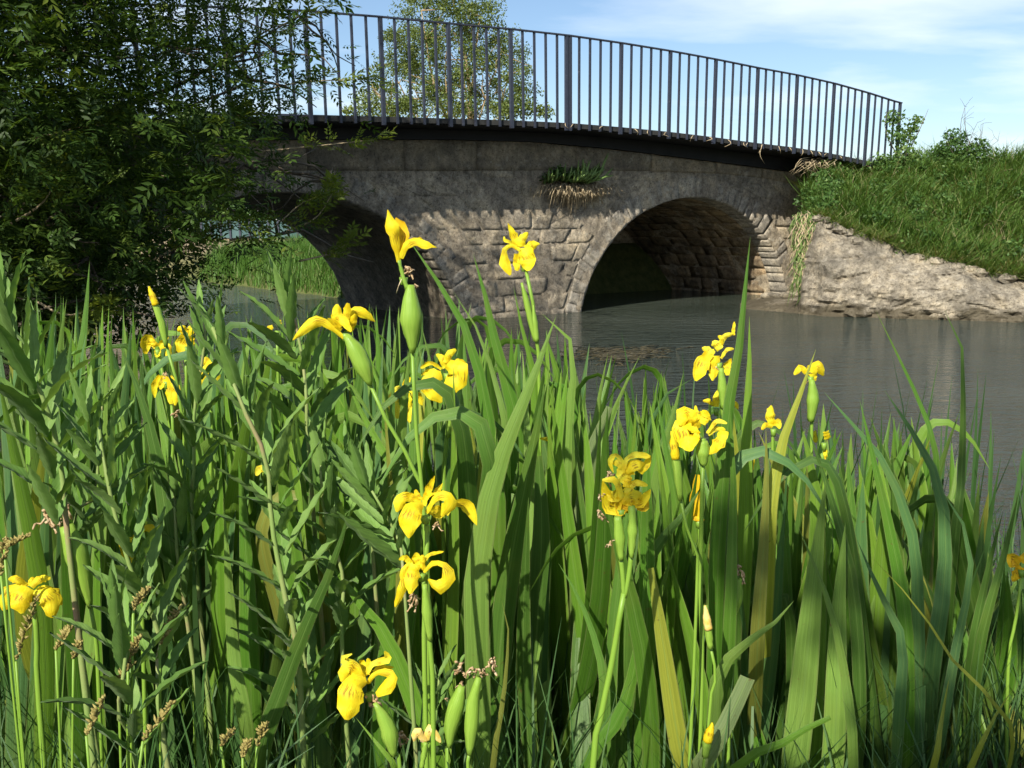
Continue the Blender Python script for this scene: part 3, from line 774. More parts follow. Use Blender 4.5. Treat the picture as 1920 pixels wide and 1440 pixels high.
def bush(name, label, specs, matkey, size, aspect, base_px, seed, cat='bush', twigs=6, tone=None):
    """specs: (px, py, Y, radius, count)"""
    rr = random.Random(seed); b = P(*base_px)
    G = Grp(name, label, cat, b); mb = MB()
    cs = [P(a, c, y) for a, c, y, r, n in specs]
    for c in cs[:max(1, len(cs))]:
        for _ in range(max(1, twigs // len(cs))):
            _, tb = limb(b + Vector((rr.uniform(-.1, .1), rr.uniform(-.1, .1), 0)), c + Vector((rr.uniform(-.15, .15), rr.uniform(-.1, .1), rr.uniform(0, .2))), 0.012, 0.003, rr, 0.1, 6, 4); mb.add(*tb)
    G.part('branches', mb.V, mb.F, M['bark'])
    add_cloud('crown', G.o, leaf_cloud(cs, [s_[3] for s_ in specs], [s_[4] for s_ in specs], size, aspect, seed, tone), matkey, b)
    return G
pale = lambda g_, n: g_.beta(2.4, 1.8, n)
bush('low_shrub', 'pale rounded shrub seen under the rail to the right of the slender tree', [(985, 200, 24, 0.32, 500), (1020, 208, 24, 0.25, 300), (950, 205, 24, 0.3, 400)], 'poplar', 0.07, 0.35, (985, 300, 24), 21, tone=pale)
bush('low_shrub', 'pale low shrub behind the railing at the foot of the slender tree', [(690, 200, 24, 0.4, 600), (740, 205, 24, 0.35, 500), (655, 208, 24, 0.2, 200), (840, 205, 24, 0.5, 600)], 'poplar', 0.07, 0.35, (720, 300, 24), 22, tone=pale)
# bushes of the right bank
bush('leafy_bush', 'bright leafy bush crowding the end post of the railing', [(1690, 255, 14.9, 0.22, 380), (1680, 220, 14.9, 0.17, 190), (1720, 225, 14.9, 0.1, 70), (1700, 300, 14.8, 0.28, 700), (1650, 310, 14.8, 0.2, 350), (1715, 240, 14.9, 0.08, 60)], 'bush', 0.05, 0.36, (1690, 330, 14.9), 23, tone=pale)
bush('leafy_bush', 'dark green mounded bush on top of the bank, right of the railing', [(1800, 290, 14.8, 0.28, 900), (1770, 310, 14.8, 0.3, 900), (1840, 310, 14.8, 0.3, 900), (1790, 258, 14.8, 0.18, 330), (1835, 275, 14.8, 0.16, 260), (1765, 280, 14.8, 0.16, 260), (1870, 325, 14.8, 0.3, 600)], 'bush', 0.045, 0.33, (1800, 335, 14.9), 24)
bush('leafy_bush', 'low green bush at the far edge of the bank crest', [(1920, 335, 14.6, 0.3, 800), (1980, 330, 14.6, 0.4, 800), (1890, 335, 14.6, 0.2, 350)], 'bush', 0.045, 0.33, (1920, 345, 14.7), 25)
bush('leafy_bush', 'dense bramble patch halfway up the grassy bank', [(1850, 400, 13.2, 0.3, 900), (1900, 440, 12.6, 0.3, 900), (1830, 430, 13.0, 0.22, 450)], 'bush', 0.045, 0.36, (1860, 450, 13.3), 26)
bush('leafy_bush', 'green undergrowth at the foot of the beam where bridge meets bank', [(1600, 350, 14.9, 0.22, 550), (1560, 365, 14.6, 0.18, 380), (1640, 345, 15.0, 0.22, 500)], 'bush', 0.045, 0.34, (1600, 375, 14.8), 27)
g = np.random.default_rng(17); sel = BANK_PTS[g.integers(0, len(BANK_PTS), 260)]
sel = sel[sel[:, 2] > 0.55]; wr = random.Random(18)
wc = leaf_cloud([Vector(p) + Vector((0, -.04, wr.uniform(.05, .2))) for p in sel], [wr.uniform(.08, .2) for _ in sel], [wr.randint(30, 110) for _ in sel], 0.05, 0.3, 19, None, -.3)
tag(link('bank_weeds', big_mesh('bank_weeds', wc[0], wc[1], wc[2]), M['bush']), 'low broad-leaved weeds scattered through the bank grass', 'weeds', None, 'stuff')
mb = MB()
for _ in range(230):
    p = Vector(BANK_PTS[g.integers(0, len(BANK_PTS))]); q = p + Vector((wr.uniform(-.2, .2), wr.uniform(-.2, .05), wr.uniform(.08, .3))); _, tb = limb(p, q, .0025, .001, wr, .2, 5, 3); mb.add(*tb)
tag(link('straw_stalks', new_mesh('straw_stalks', mb.V, mb.F), M['dry']), 'dead straw stalks leaning through the bank grass', 'straw', None, 'stuff')
# bare twigs over the bank
tw = Grp('bare_shrub', 'leafless wiry shrub standing against the sky on the bank', 'shrub', P(1820, 320, 14.9)); mb = MB(); rr = random.Random(9)
for _ in range(16):
    e = P(rr.uniform(1800, 1885), rr.uniform(200, 290), 14.9); pth, tb = limb(P(1815 + rr.uniform(-8, 8), 325, 14.9), e, 0.007, 0.0025, rr, 0.08, 7, 4); mb.add(*tb)
    for _ in range(4):
        k = rr.randint(3, 6); q = pth[k] + Vector((rr.uniform(-.18, .22), 0, rr.uniform(0, .2))); _, t2 = limb(pth[k], q, 0.003, 0.0015, rr, 0.1, 4, 3); mb.add(*t2)
tw.part('branches', mb.V, mb.F, M['bark'])

# plants growing on the bridge face
def facade_px(px, py, t=WALL_T):
    """point of the plane t of the bridge under a pixel"""
    o = Vector((0, 0, H)); d = P(px, py, 1.0) - o; q = A + Nv * t
    k = q.dot(Nv) / (d.x * Nv.x + d.y * Nv.y); return o + d * k
rr = random.Random(31)
tuft = Grp('wall_plant', 'fleshy green plant with hanging straw-coloured roots growing from the wall between the arches', 'plant', facade_px(1080, 345))
mb = MB()
for _ in range(46):
    x0 = rr.uniform(1022, 1100); x1 = x0 + rr.uniform(4, 46) * (0.3 + (x0 - 1022) / 70); y1 = 332 - rr.uniform(0, 26) * (0.6 + (x0 - 1022) / 55)
    pth = catmull([facade_px(x0, 340 + rr.uniform(-4, 5), WALL_T - 0.02), facade_px((x0 + x1) / 2 + 3, 336 + rr.uniform(-8, 2), WALL_T - 0.15 - rr.uniform(0, .08)), facade_px(x1, y1, WALL_T - 0.2 - rr.uniform(0, .1))], 7)
    mb.add(*tube(pth, [0.008, 0.011, 0.013, 0.013, 0.014, 0.011, 0.003], 5))
tuft.part('shoots', mb.V, mb.F, M['fleshy'])['kind'] = 'stuff'
cs = [facade_px(1025 + 12 * i, 333 - (i % 3) * 6, WALL_T - 0.1) for i in range(9)]
add_cloud('leaves', tuft.o, leaf_cloud(cs, [0.075] * 9, [120] * 9, 0.045, 0.22, 33), 'bush', tuft.loc)
mb = MB()
for _ in range(330):
    x0 = 1080 + rr.gauss(0, 27); k = rr.uniform(0.1, 1) * max(.25, 1 - abs(x0 - 1072) / 95); sway = (x0 - 1078) * 0.6 * k + rr.uniform(-16, 18)
    pth = catmull([facade_px(x0, 348 + rr.uniform(-10, 10), WALL_T - 0.02), facade_px(x0 + sway * 0.6, 357 + rr.uniform(-10, 12), WALL_T - 0.09 - .1 * rr.random()), facade_px(x0 + sway, 362 + rr.uniform(6, 52) * k, WALL_T - 0.03 - .03 * rr.random())], 6)
    mb.add(*tube(pth, [0.004, 0.004, 0.004, 0.0035, 0.003, 0.002], 3))
rt_ = tuft.part('dry_roots', mb.V, mb.F, M['dry']); rt_['kind'] = 'stuff'

def hanging_tuft(label, cx, y0, y1, w, n, seed, t=WALL_T, fr=0.6, Y=None, spread=0.0):
    r_ = random.Random(seed); fp = (lambda x, y, tt: facade_px(x, y, tt)) if Y is None else (lambda x, y, tt: P(x, y, Y - (WALL_T - tt)))
    G = Grp('hanging_grass_tuft', label, 'grass tuft', fp(cx, y0, t)); green, dry = MB(), MB(); Y0 = y0
    for i in range(n):
        x0 = cx + r_.uniform(-w, w) * 0.6; ln = r_.uniform(0.35, 1) * (y1 - Y0) * (1 - spread * .75); y0 = Y0 + r_.random() ** 1.3 * spread * (y1 - Y0)
        pth = catmull([fp(x0, y0 + r_.uniform(-6, 8), t), fp(x0 + r_.uniform(-w, w) * .6, y0 - r_.uniform(-4, 8) + ln * 0.25, t - 0.12 - .08 * r_.random()), fp(x0 + r_.uniform(-w, w) * 1.2, y0 + ln, t - 0.07 - .05 * r_.random())], 6)
        (green if r_.random() < fr else dry).add(*tube(pth, [0.006, 0.006, 0.005, 0.005, 0.004, 0.001], 3))
    for nm, m_, k in (('green_blades', green, 'fleshy'), ('dry_blades', dry, 'dry')):
        if m_.V:
            o = G.part(nm, m_.V, m_.F, M[k]); o['kind'] = 'stuff'; o.data.uv_layers.new(name='UVMap')
    return G
hanging_tuft('drooping grass tuft hanging over the right-hand end of the right arch', 1512, 400, 480, 22, 110, 41, fr=0.45)
hanging_tuft('small green plant hanging low on the wall below the drooping grass tuft', 1516, 480, 540, 10, 70, 42, fr=0.85)
hanging_tuft('green and straw grass tuft hanging down the left corner of the limestone ledge', 1510, 400, 556, 24, 480, 45, fr=0.6, Y=12.3, spread=0.75)
hanging_tuft('fringe of dry stalks dangling from the beam at the right end of the bridge', 1540, 300, 345, 40, 50, 43, t=0.2, fr=0.1)
rr = random.Random(44); fr_ = Grp('dry_stalks', 'thin dry stalks dangling from the slab edge above the right arch', 'dry stalks', facade_px(1400, 268, 0)); mb = MB()
for cx in [1060, 1075, 1130, 1190, 1215, 1250, 1300, 1330, 1365, 1395, 1402, 1430, 1428, 1460, 1480, 1505, 1520, 1535, 1550, 1575]:
    y = interp(cx, [1060, 1164, 1257, 1339, 1417, 1488, 1554, 1616], [231, 239, 248, 258, 270, 277, 288, 302]); ln = rr.uniform(6, 18) if cx != 1430 else 36
    mb.add(*tube(catmull([facade_px(cx, y, -0.01), facade_px(cx + rr.uniform(-6, 6), y + ln * .5, -0.05), facade_px(cx + rr.uniform(-7, 9), y + ln, -0.02)], 6), [0.005, 0.005, 0.005, 0.004, 0.003, 0.002], 4))
fr_.part('stalks', mb.V, mb.F, M['dry'])['kind'] = 'stuff'

# field fence and grass seen through the left arch
fence = Grp('field_fence', 'pale blue-green fence beyond the field, seen through the left arch', 'fence', P(480, 445, 44))
for i in range(14):
    x0, x1 = 380 + i * 18, 380 + i * 18 + 16.5; mb = MB(); a, b_ = P(x0, 446, 44), P(x1, 446, 44); hh = (P(x0, 414, 44) - a).z
    mb.box((a + b_) / 2 + Vector((0, 0, hh / 2)), (b_ - a) / 2, (0, 0.03, 0), (0, 0, hh / 2)); fence.part('panel', mb.V, mb.F, M['teal'], smooth=False)
    mb = MB(); mb.box(a + Vector((-0.02, -0.05, hh / 2)), (0.04, 0, 0), (0, 0.04, 0), (0, 0, hh / 2 + .04)); fence.part('post', mb.V, mb.F, M['metal'], smooth=False)
rr = random.Random(63); cs = [P(rr.uniform(150, 700), rr.uniform(360, 425), 60 + rr.uniform(-2, 2)) for _ in range(70)]
tl = leaf_cloud(cs, [rr.uniform(.8, 1.5) for _ in cs], [160] * len(cs), 0.3, 0.4, 64)
tag(link('treeline', big_mesh('treeline', tl[0], tl[1], tl[2]), M['bush']), 'hazy line of trees beyond the field, glimpsed through the left arch', 'trees', None, 'stuff')
g = np.random.default_rng(12); pp = []
while len(pp) < 22000:
    y = g.uniform(12.5, 22); x = g.uniform(-6.5, 1.0); zz = gz(x, y)
    if zz > 0.0: pp.append((x, y, zz))
pp = np.array(pp)
blades('far_bank_grass', pp, np.tile([0, 0, 1.0], (len(pp), 1)), 0.42, 0.009, 0.7, lambda g_, n: g_.beta(2, 3, n) * 0.8 + (g_.random(n) < 0.1) * 0.4, 13, 'lush grass on the bank seen through the left arch', 'bankgrass')

# weed mat drifting in front of the pier
wd = Grp('floating_weed', 'patch of brown water weed breaking the surface in front of the pier', 'water weed', PG(1170, 665)); mb = MB(); rr = random.Random(61)
for _ in range(240):
    a = rr.gauss(0, 1); b_ = rr.gauss(0, 1); x0, y0 = 1150 + a * 45, 668 + b_ * 7 - abs(a) * 2
    p = PG(x0, y0); q = PG(x0 + rr.uniform(10, 40), y0 - rr.uniform(-2, 4)); m_ = (p + q) / 2 + Vector((0, rr.uniform(-.03, .03), 0.012))
    p.z = 0.001; q.z = 0.002
    mb.add(*tube(catmull([p, m_, q], 4), 0.004, 3))
wd.part('strands', mb.V, mb.F, make_simple('weed', [(0.3, (0.025, 0.024, 0.012)), (0.7, (0.085, 0.07, 0.035))], 9, 0.4, 0.1))['kind'] = 'stuff'

# ------------------------------------------------------------------ the overhanging tree on the left
rt = random.Random(77); gt = np.random.default_rng(77)
tb0 = Vector((-4.7, 7.0, gz(-4.7, 7.0)))
ash = Grp('overhanging_tree', 'dense dark tree with feathery leaves overhanging the left end of the bridge', 'tree', tb0)
limbs = []; mb = MB()
for tip in [P(560, 30, 7.2), P(470, 150, 6.6), P(420, -150, 6.5), P(300, -400, 6), P(250, 250, 6.2), P(430, 330, 6.6), P(130, 100, 5.6), P(80, 420, 5.4), P(300, 480, 6.4), P(-200, -100, 5.5), P(-300, 300, 5), P(100, -500, 6), P(-100, -700, 5.5), P(620, 340, 7.4), P(520, 440, 6.9), P(200, 560, 5.6), P(-150, 520, 5), P(40, -200, 4.8), P(-350, -350, 4.5)]:
    st = tb0 + Vector((rt.uniform(-.15, .15), rt.uniform(-.15, .15), rt.uniform(0.05, 1.6)))
    pth, t_ = limb(st, tip, 0.032, 0.005, rt, 0.09, 12, 6); mb.add(*t_); limbs.append(pth)
pth, t_ = limb(tb0 - Vector((0, 0, 0.2)), tb0 + Vector((-0.5, 0, 5.5)), 0.22, 0.09, rt, 0.04, 10, 9); mb.add(*t_); limbs.append(pth)
twigs = []
for pth in limbs:
    for k in range(3, len(pth)):
        for _ in range(3):
            q = pth[k] + Vector((rt.uniform(-.6, .6), rt.uniform(-.6, .6), rt.uniform(-.35, .45))); pt, t_ = limb(pth[k], q, 0.011, 0.003, rt, 0.12, 5, 4); mb.add(*t_); twigs.append(pt)
trunk = ash.part('trunk', mb.V, mb.F, M['bark'])
def compound_leaves(pos, dirs, L_, tone, seed):
    """ash leaf: nine lance leaflets in pairs along a drooping rachis"""
    g_ = np.random.default_rng(seed); n = len(pos); d = dirs / (np.linalg.norm(dirs, axis=1)[:, None] + 1e-9)
    upv = np.tile([0, 0, 1.0], (n, 1)) + g_.normal(size=(n, 3)) * 0.45; sd = np.cross(d, upv); sd /= np.linalg.norm(sd, axis=1)[:, None] + 1e-9; nn = np.cross(sd, d)
    Vs, Cs = [], []
    for k in range(9):
        pr = k // 2; s_ = 0 if k == 8 else (1 if k % 2 else -1)
        at = (0.3 + 0.2 * pr) if k < 8 else 0.98
        p = pos + d * (L_ * at)[:, None] - np.array([0, 0, 1.0]) * (L_ * 0.22 * at * at)[:, None]
        a = d * (0.62 if s_ else 1.0) + sd * s_ * 0.8 + g_.normal(size=(n, 3)) * 0.16 - np.array([0, 0, 0.2]); a /= np.linalg.norm(a, axis=1)[:, None]
        b = np.cross(a, nn); b /= np.linalg.norm(b, axis=1)[:, None] + 1e-9
        l = (L_ * g_.uniform(0.3, 0.44, n))[:, None]; w = l * 0.17; up2 = np.cross(b, a)
        Vs.append(np.stack([p, p + a * l * .42 + b * w + up2 * l * .05, p + a * l, p + a * l * .42 - b * w + up2 * l * .05], 1)); Cs.append(np.repeat(np.clip(tone + g_.normal(size=n) * .06, 0, 1), 4).reshape(n, 4))
    V = np.stack(Vs, 1).reshape(-1, 3); c = np.stack(Cs, 1).reshape(-1); m = len(V) // 4; b = np.arange(m) * 4
    return V, np.concatenate([np.stack([b, b + 1, b + 2], -1), np.stack([b, b + 2, b + 3], -1)]), np.stack([c, c, c, np.ones_like(c)], -1)
# leaf positions: along twigs, then through the volume with a density falling to the right
pos = []
for pt in twigs:
    for _ in range(3): p = pt[rt.randint(1, 4)]; pos.append(tuple(p + Vector((rt.gauss(0, .05), rt.gauss(0, .05), rt.gauss(0, .05)))))
def dens(px, py):
    d = interp(px, [-400, 150, 260, 360, 460, 540, 610, 660], [1, 1, .9, .72, .5, .17, .03, 0])
    if py > 260: d *= interp(px, [200, 420, 520, 600, 700], [1, .8, .34, .12, 0.0])
    if py > 400: d *= interp(px, [150, 330, 430, 560, 650], [1, .5, .3, .16, 0.0])
    if py > 520: d *= interp(py, [520, 640], [1, 0]) * interp(px, [0, 380], [1, 0.5])
    if py < 225: d *= interp(px, [0, 150, 400], [.95, .8, .75])
    return d
k = 0
clump = [(rt.uniform(-380, 650), rt.uniform(-420, 620), rt.uniform(4.6, 8.2)) for _ in range(3000)]
for (cx, cy, Y) in clump:
    if rt.random() > dens(cx, cy): continue
    c = P(cx, cy, Y if cx > 100 else Y - 0.5)
    for _ in range(rt.randint(6, 13)): pos.append((c.x + rt.gauss(0, .17), c.y + rt.gauss(0, .2), c.z + rt.gauss(0, .15)))
for _ in range(420):                     # the upper crown, above the picture
    c = Vector((rt.uniform(-7, -1.6), rt.uniform(3.6, 8.0), rt.uniform(3.1, 5.4)))
    for _ in range(rt.randint(5, 10)): pos.append((c.x + rt.gauss(0, .2), c.y + rt.gauss(0, .2), c.z + rt.gauss(0, .15)))
pos = np.array(pos); n = len(pos)
dirs = gt.normal(size=(n, 3)) * [1, 1, .5] + [0.45, -0.2, -0.1]
tone = np.clip(gt.beta(2, 3.2, n), 0, 1)
add_cloud('crown', ash.o, compound_leaves(pos, dirs, gt.uniform(0.085, 0.16, n), tone, 78), 'ash', tb0)
nb = Grp('neighbouring_tree', 'second tree out of view on the left whose crown shades the overhanging tree', 'tree', (-4.9, 2.2, gz(-4.9, 2.2)))
mb2 = MB(); _, t_ = limb(nb.loc, nb.loc + Vector((.2, .3, 5.0)), .2, .07, rt, .04, 9, 8); mb2.add(*t_); p2 = []
for _ in range(210):
    c = Vector((rt.uniform(-7.5, -2.3), rt.uniform(1.2, 4.6), rt.uniform(2.1, 5.2)))
    for _ in range(rt.randint(6, 11)): p2.append((c.x + rt.gauss(0, .2), c.y + rt.gauss(0, .2), c.z + rt.gauss(0, .15)))
for _ in range(14): _, t_ = limb(nb.loc + Vector((.1, .15, rt.uniform(1.5, 4))), Vector(p2[rt.randrange(len(p2))]), .05, .008, rt, .08, 8, 5); mb2.add(*t_)
nb.part('trunk', mb2.V, mb2.F, M['bark']); p2 = np.array(p2)
add_cloud('crown', nb.o, compound_leaves(p2, gt.normal(size=(len(p2), 3)), gt.uniform(0.12, 0.22, len(p2)), np.clip(gt.beta(2, 3, len(p2)), 0, 1), 79), 'ash', nb.loc)
# hanging sprigs, one by one, with sunlight put into their bright leaf tone
for i, (pts_, Y) in enumerate([([(300, 330), (360, 330), (420, 345)], 6.4), ([(400, 260), (420, 235), (450, 215)], 6.8), ([(290, 440), (350, 400), (400, 345)], 6.3), ([(430, 450), (500, 435), (560, 385), (585, 372)], 6.8), ([(520, 440), (590, 410), (625, 360)], 7.0), ([(560, 490), (620, 475), (652, 455)], 7.0), ([(480, 285), (580, 275), (700, 262)], 7.6), ([(440, 30), (520, 60), (600, 20)], 7.3), ([(470, 175), (560, 155), (640, 150), (690, 150)], 7.4), ([(260, 500), (320, 470), (420, 420)], 6.2), ([(60, 260), (150, 240), (230, 230)], 5.2), ([(20, 420), (80, 380), (120, 310)], 5.0), ([(60, 560), (120, 590), (180, 580)], 4.9)]):
    pth = catmull([P(x, y, Y) for x, y in pts_], 9); v, f = tube(pth, [0.007, 0.007, 0.006, 0.006, 0.005, 0.004, 0.004, 0.003, 0.002], 5)
    br = ash.part('branch', v, f, M['dry'], origin=pth[0])
    ps, ds = [], []
    for kk in range(3, 9):
        for _ in range(4 if kk < 7 else 6):
            tdir = (pth[min(kk + 1, 8)] - pth[kk - 1]).normalized(); ps.append(tuple(pth[kk])); ds.append(tuple(tdir + Vector((rt.uniform(-1, 1), rt.uniform(-1, .4), rt.uniform(-.5, .9)))))
    ps, ds = np.array(ps), np.array(ds)
    V, Fq, C = compound_leaves(ps, ds, gt.uniform(0.1, 0.17, len(ps)), np.clip(gt.normal(.92, .1, len(ps)), 0, 1), 200 + i)
    o = link('leaves', big_mesh('leaves', V - np.array(tuple(pth[0])), Fq, C), M['ash'], br); o['kind'] = 'stuff'
# darker undergrowth between tree and bridge end
bush('dark_thicket', 'dark thicket under the overhanging tree at the left water edge', [(x, y, Y, r, n_) for x, y, Y, r, n_ in [(-100, 420, 7.5, 1.0, 2200), (60, 480, 7.4, .7, 2000), (150, 420, 8.0, .7, 1800), (-50, 560, 5.6, .5, 1500), (90, 590, 5.8, .4, 1200), (200, 560, 7.2, .45, 1200), (260, 470, 8.1, .5, 1200), (180, 300, 8.2, .7, 1600), (40, 280, 8.0, .8, 1800), (300, 330, 8.5, .45, 1000)]], 'ash', 0.06, 0.25, (60, 640, 7.4), 79, 'bush', 12, lambda g_, n: g_.beta(1.6, 4, n))
# ------------------------------------------------------------------ foreground plants
def ribbon(path, widths, nrm_fn, fold=0.12, cols=3, cup=0.0):
    """flat or cupped strip along a path; nrm_fn(i)->facing direction; returns verts, faces, uvs"""
    n = len(path); V, Fc, U = [], [], []
    for i, p in enumerate(path):
        t = (path[min(i + 1, n - 1)] - path[max(i - 1, 0)]).normalized()
        nr = nrm_fn(i); s = t.cross(nr)
        s = s.normalized() if s.length > 1e-6 else Vector((1, 0, 0)); nr = s.cross(t)
        w = max(widths[i], 1e-4)
        for c in range(cols):
            u = c / (cols - 1); q = (u - 0.5) * w
            k = 1 - abs(2 * u - 1)
            V.append(p + s * q + nr * (w * (fold * k + cup * (1 - (2 * u - 1) ** 2)))); U.append((u, i / (n - 1)))
    for i in range(n - 1):
        for c in range(cols - 1): a = i * cols + c; Fc.append((a, a + 1, a + cols + 1, a + cols))
    return V, Fc, U

def leaf_width(v):                       # sword leaf outline
    return lerp(0.72, 1.0, min(v / 0.3, 1)) * (1.0 if v < 0.5 else max(0.0, 1 - ((v - 0.5) / 0.5) ** 1.7))

GREENS = [(0.115, 0.245, 0.024), (0.135, 0.27, 0.028), (0.1, 0.22, 0.026), (0.155, 0.285, 0.033), (0.08, 0.19, 0.02), (0.11, 0.235, 0.038)]
TINT = {'g': None, 'd': (0.07, 0.15, 0.024), 'y': (0.32, 0.35, 0.045), 'o': (0.22, 0.24, 0.045), 'b': (0.085, 0.185, 0.06), 'l': (0.17, 0.29, 0.055), 'v': (0.085, 0.205, 0.022), 'w': (0.17, 0.23, 0.1)}
rl = random.Random(101)
FANS = []   # (px, Y, label)
class Fan:
    def __init__(self, px, Y, label):
        a = P(px, 1200, Y); self.px, self.Y = px, Y
        self.base = Vector((a.x, Y, max(0.02, gz(a.x, Y)) - 0.01)); self.g = Grp('iris_clump', label, 'iris leaves', self.base, 'yellow flag iris clumps on the near bank'); self.n = 0
    def leaf(self, path, w, tint='g', yaw=0.0, fold=0.1, n=12, tip=1.0):
        pth = catmull(path, n)
        ws = [w * (leaf_width(i / (n - 1)) if tip == 1.0 else lerp(1, leaf_width(i / (n - 1)), tip)) for i in range(n)]
        L0 = Vector((0, 0, H))
        def nf(i):
            view = (L0 - pth[i]).normalized(); t = (pth[min(i + 1, n - 1)] - pth[max(i - 1, 0)]).normalized()
            return Matrix.Rotation(yaw + 0.35 * yaw * (i / n), 3, t) @ Vector((view.x * 0.4, view.y, view.z * 0.3)).normalized()
        v, f, u = ribbon(pth, ws, nf, fold)
        col = TINT[tint] or rl.choice(GREENS); k = rl.uniform(0.86, 1.14)
        self.g.part('leaf', v, f, M['iris'], u, color=tuple(c * k for c in col), origin=pth[0]); self.n += 1

fan_specs = [
 (40, 1.75, 'clump of iris leaves at the left edge below the dark tree'),
 (150, 2.25, 'iris clump with one broad blade rising above the rest, second clump from the left'),
 (255, 1.65, 'iris clump with a dark broad blade under the two leftmost yellow flowers'),
 (345, 2.45, 'iris clump behind the leftmost group of yellow flowers'),
 (455, 1.6, 'iris clump with tall parallel blades left of the reddish willowherb stem'),
 (560, 2.4, 'iris clump at the water edge behind the leafy willowherb tops'),
 (650, 1.45, 'iris clump with a blade slanting across the lowest open flower'),
 (720, 2.1, 'iris clump beneath the wide-spread flower in front of the left arch'),
 (790, 1.75, 'iris clump around the two stacked open flowers'),
 (905, 1.45, 'iris clump with the long pale blade leaning right in the middle'),
 (960, 2.2, 'iris clump with pointed blades standing before the pier'),
 (1020, 1.6, 'dark upright iris clump in the centre below the pale leaning blade'),
 (1095, 1.9, 'iris clump with a white-streaked broad blade in front of the right arch'),
 (1130, 1.4, 'iris clump at the foot of the fading two-tier flower'),
 (1200, 2.3, 'iris clump at the water edge left of the big yellow flower head'),
 (1270, 1.5, 'iris clump with broken yellowing blades at the bottom right of centre'),
 (1345, 1.45, 'iris clump with the tallest upright blade reaching the right arch'),
 (1430, 1.75, 'iris clump with olive and yellow blades beside the tallest blade'),
 (1510, 1.55, 'broad bright-based iris clump right of the yellow blade'),
 (1540, 2.3, 'iris clump behind the small flowers at the river edge'),
 (1610, 1.6, 'iris clump with blue-green blades right of the broad bright bases'),
 (1710, 1.7, 'iris clump with many blades curving left over the river'),
 (1780, 1.95, 'iris clump with one tall kinked blade, second from the right edge'),
 (1860, 1.75, 'dark iris clump at the right edge beside the water'),
 (330, 2.15, 'rear iris clump between the two small left flowers and the reddish stem'),
 (540, 2.2, 'rear iris clump right behind the upright lance leaves of the willowherb'),
 (745, 2.45, 'rear iris clump behind the fat spathe of the tallest stalk'),
 (60, 2.3, 'rear iris clump against the dark thicket at the left edge'),
 (250, 2.5, 'rear iris clump behind the leftmost small yellow flower'),
 (450, 2.2, 'rear iris clump between the drooping left flower and the willowherb tops'),
 (640, 2.3, 'rear iris clump at the water edge below the wide-spread flower'),
 (850, 2.4, 'rear iris clump behind the flower with two broad hanging falls'),
 (1075, 2.4, 'rear iris clump beside the arching bent blade near the floating weed'),
 (1290, 2.1, 'rear iris clump behind the big full yellow head'),
 (1420, 2.2, 'rear iris clump behind the tallest upright blade'),
 (1650, 2.0, 'rear iris clump at the river edge below the long slanting blade'),
 (380, 1.85, 'iris clump under the drooping flower beside the reddish stem'),
 (560, 1.75, 'iris clump in the left middle below the upright lance leaves'),
 (870, 1.8, 'iris clump in shade between stacked flowers and central dark blades'),
 (1180, 1.7, 'iris clump behind the fading two-tier flower'),
 (100, 1.5, 'iris clump beside the spent head at the left edge'),
]
FANS = [Fan(*s_) for s_ in fan_specs]
def fan_near(px, Y): return min(FANS, key=lambda f_: abs(f_.px - px) / 120 + abs(f_.Y - Y) * 0.9)

def traced(pts, w, Y, tint='g', yaw=0.25, tip=1.0, fold=0.1, dY=0.0):
    """leaf given from tip to foot in photo pixels"""
    pts = list(pts)[::-1]; n = len(pts)
    f_ = fan_near(pts[0][0] + (pts[0][0] - pts[-1][0]) * 0.15, Y)
    path = [P(x, y, Y + dY * i / (n - 1)) for i, (x, y) in enumerate(pts)]
    foot = Vector((lerp(path[0].x, f_.base.x, 0.45), lerp(Y, f_.Y, 0.5), 0)); foot.z = max(0.02, gz(foot.x, foot.y)) - 0.02
    if path[0].z > foot.z + 0.12: path = [foot] + path
    elif path[0].z < foot.z - 0.03: path[0] = path[0].copy()
    f_.leaf(path, w * Y / F / math.cos(yaw), tint, yaw, fold, 14, tip)

T = traced
T([(765, 447), (833, 547), (880, 633), (907, 740), (925, 860), (935, 1000)], 30, 1.45, 'g', .2)
T([(887, 475), (913, 567), (930, 647), (957, 747), (970, 850)], 34, 1.7, 'g', .2)
T([(850, 547), (900, 627), (923, 697), (940, 763), (950, 860)], 17, 1.8, 'l')
T([(1043, 592), (1000, 707), (960, 807), (925, 900), (905, 1010), (893, 1120)], 50, 1.3, 'l', .1)
T([(963, 537), (973, 593), (993, 667), (1005, 800)], 22, 1.75, 'g')
T([(1016, 588), (1055, 612), (1076, 665), (1072, 740), (1062, 860)], 27, 1.6, 'l', .15)
T([(1140, 663), (1130, 710), (1115, 800), (1105, 900)], 24, 1.7, 'l')
T([(1200, 667), (1170, 727), (1140, 800), (1120, 900)], 22, 1.75, 'l')
T([(1143, 763), (1117, 823), (1100, 920), (1090, 1050)], 52, 1.5, 'w', .1, .75)
T([(1282, 697), (1265, 770), (1240, 860), (1225, 960)], 28, 1.6, 'l')
T([(1302, 708), (1260, 730), (1227, 773), (1213, 840), (1205, 950)], 22, 1.75, 'b')
T([(1407, 443), (1398, 533), (1385, 660), (1365, 770), (1355, 900), (1345, 1040)], 33, 1.3, 'v', .15, fold=0.22)
T([(1405, 592), (1405, 690), (1400, 810), (1398, 960), (1390, 1150)], 33, 1.4, 'g', .1)
T([(1367, 753), (1373, 840), (1375, 920), (1372, 1050), (1368, 1180)], 27, 1.28, 'g', .1)
T([(1530, 655), (1500, 740), (1470, 820), (1452, 900), (1440, 1000)], 38, 1.35, 'y', .1)
T([(1436, 800), (1437, 900), (1430, 1050), (1420, 1200)], 31, 1.32, 'o', .1)
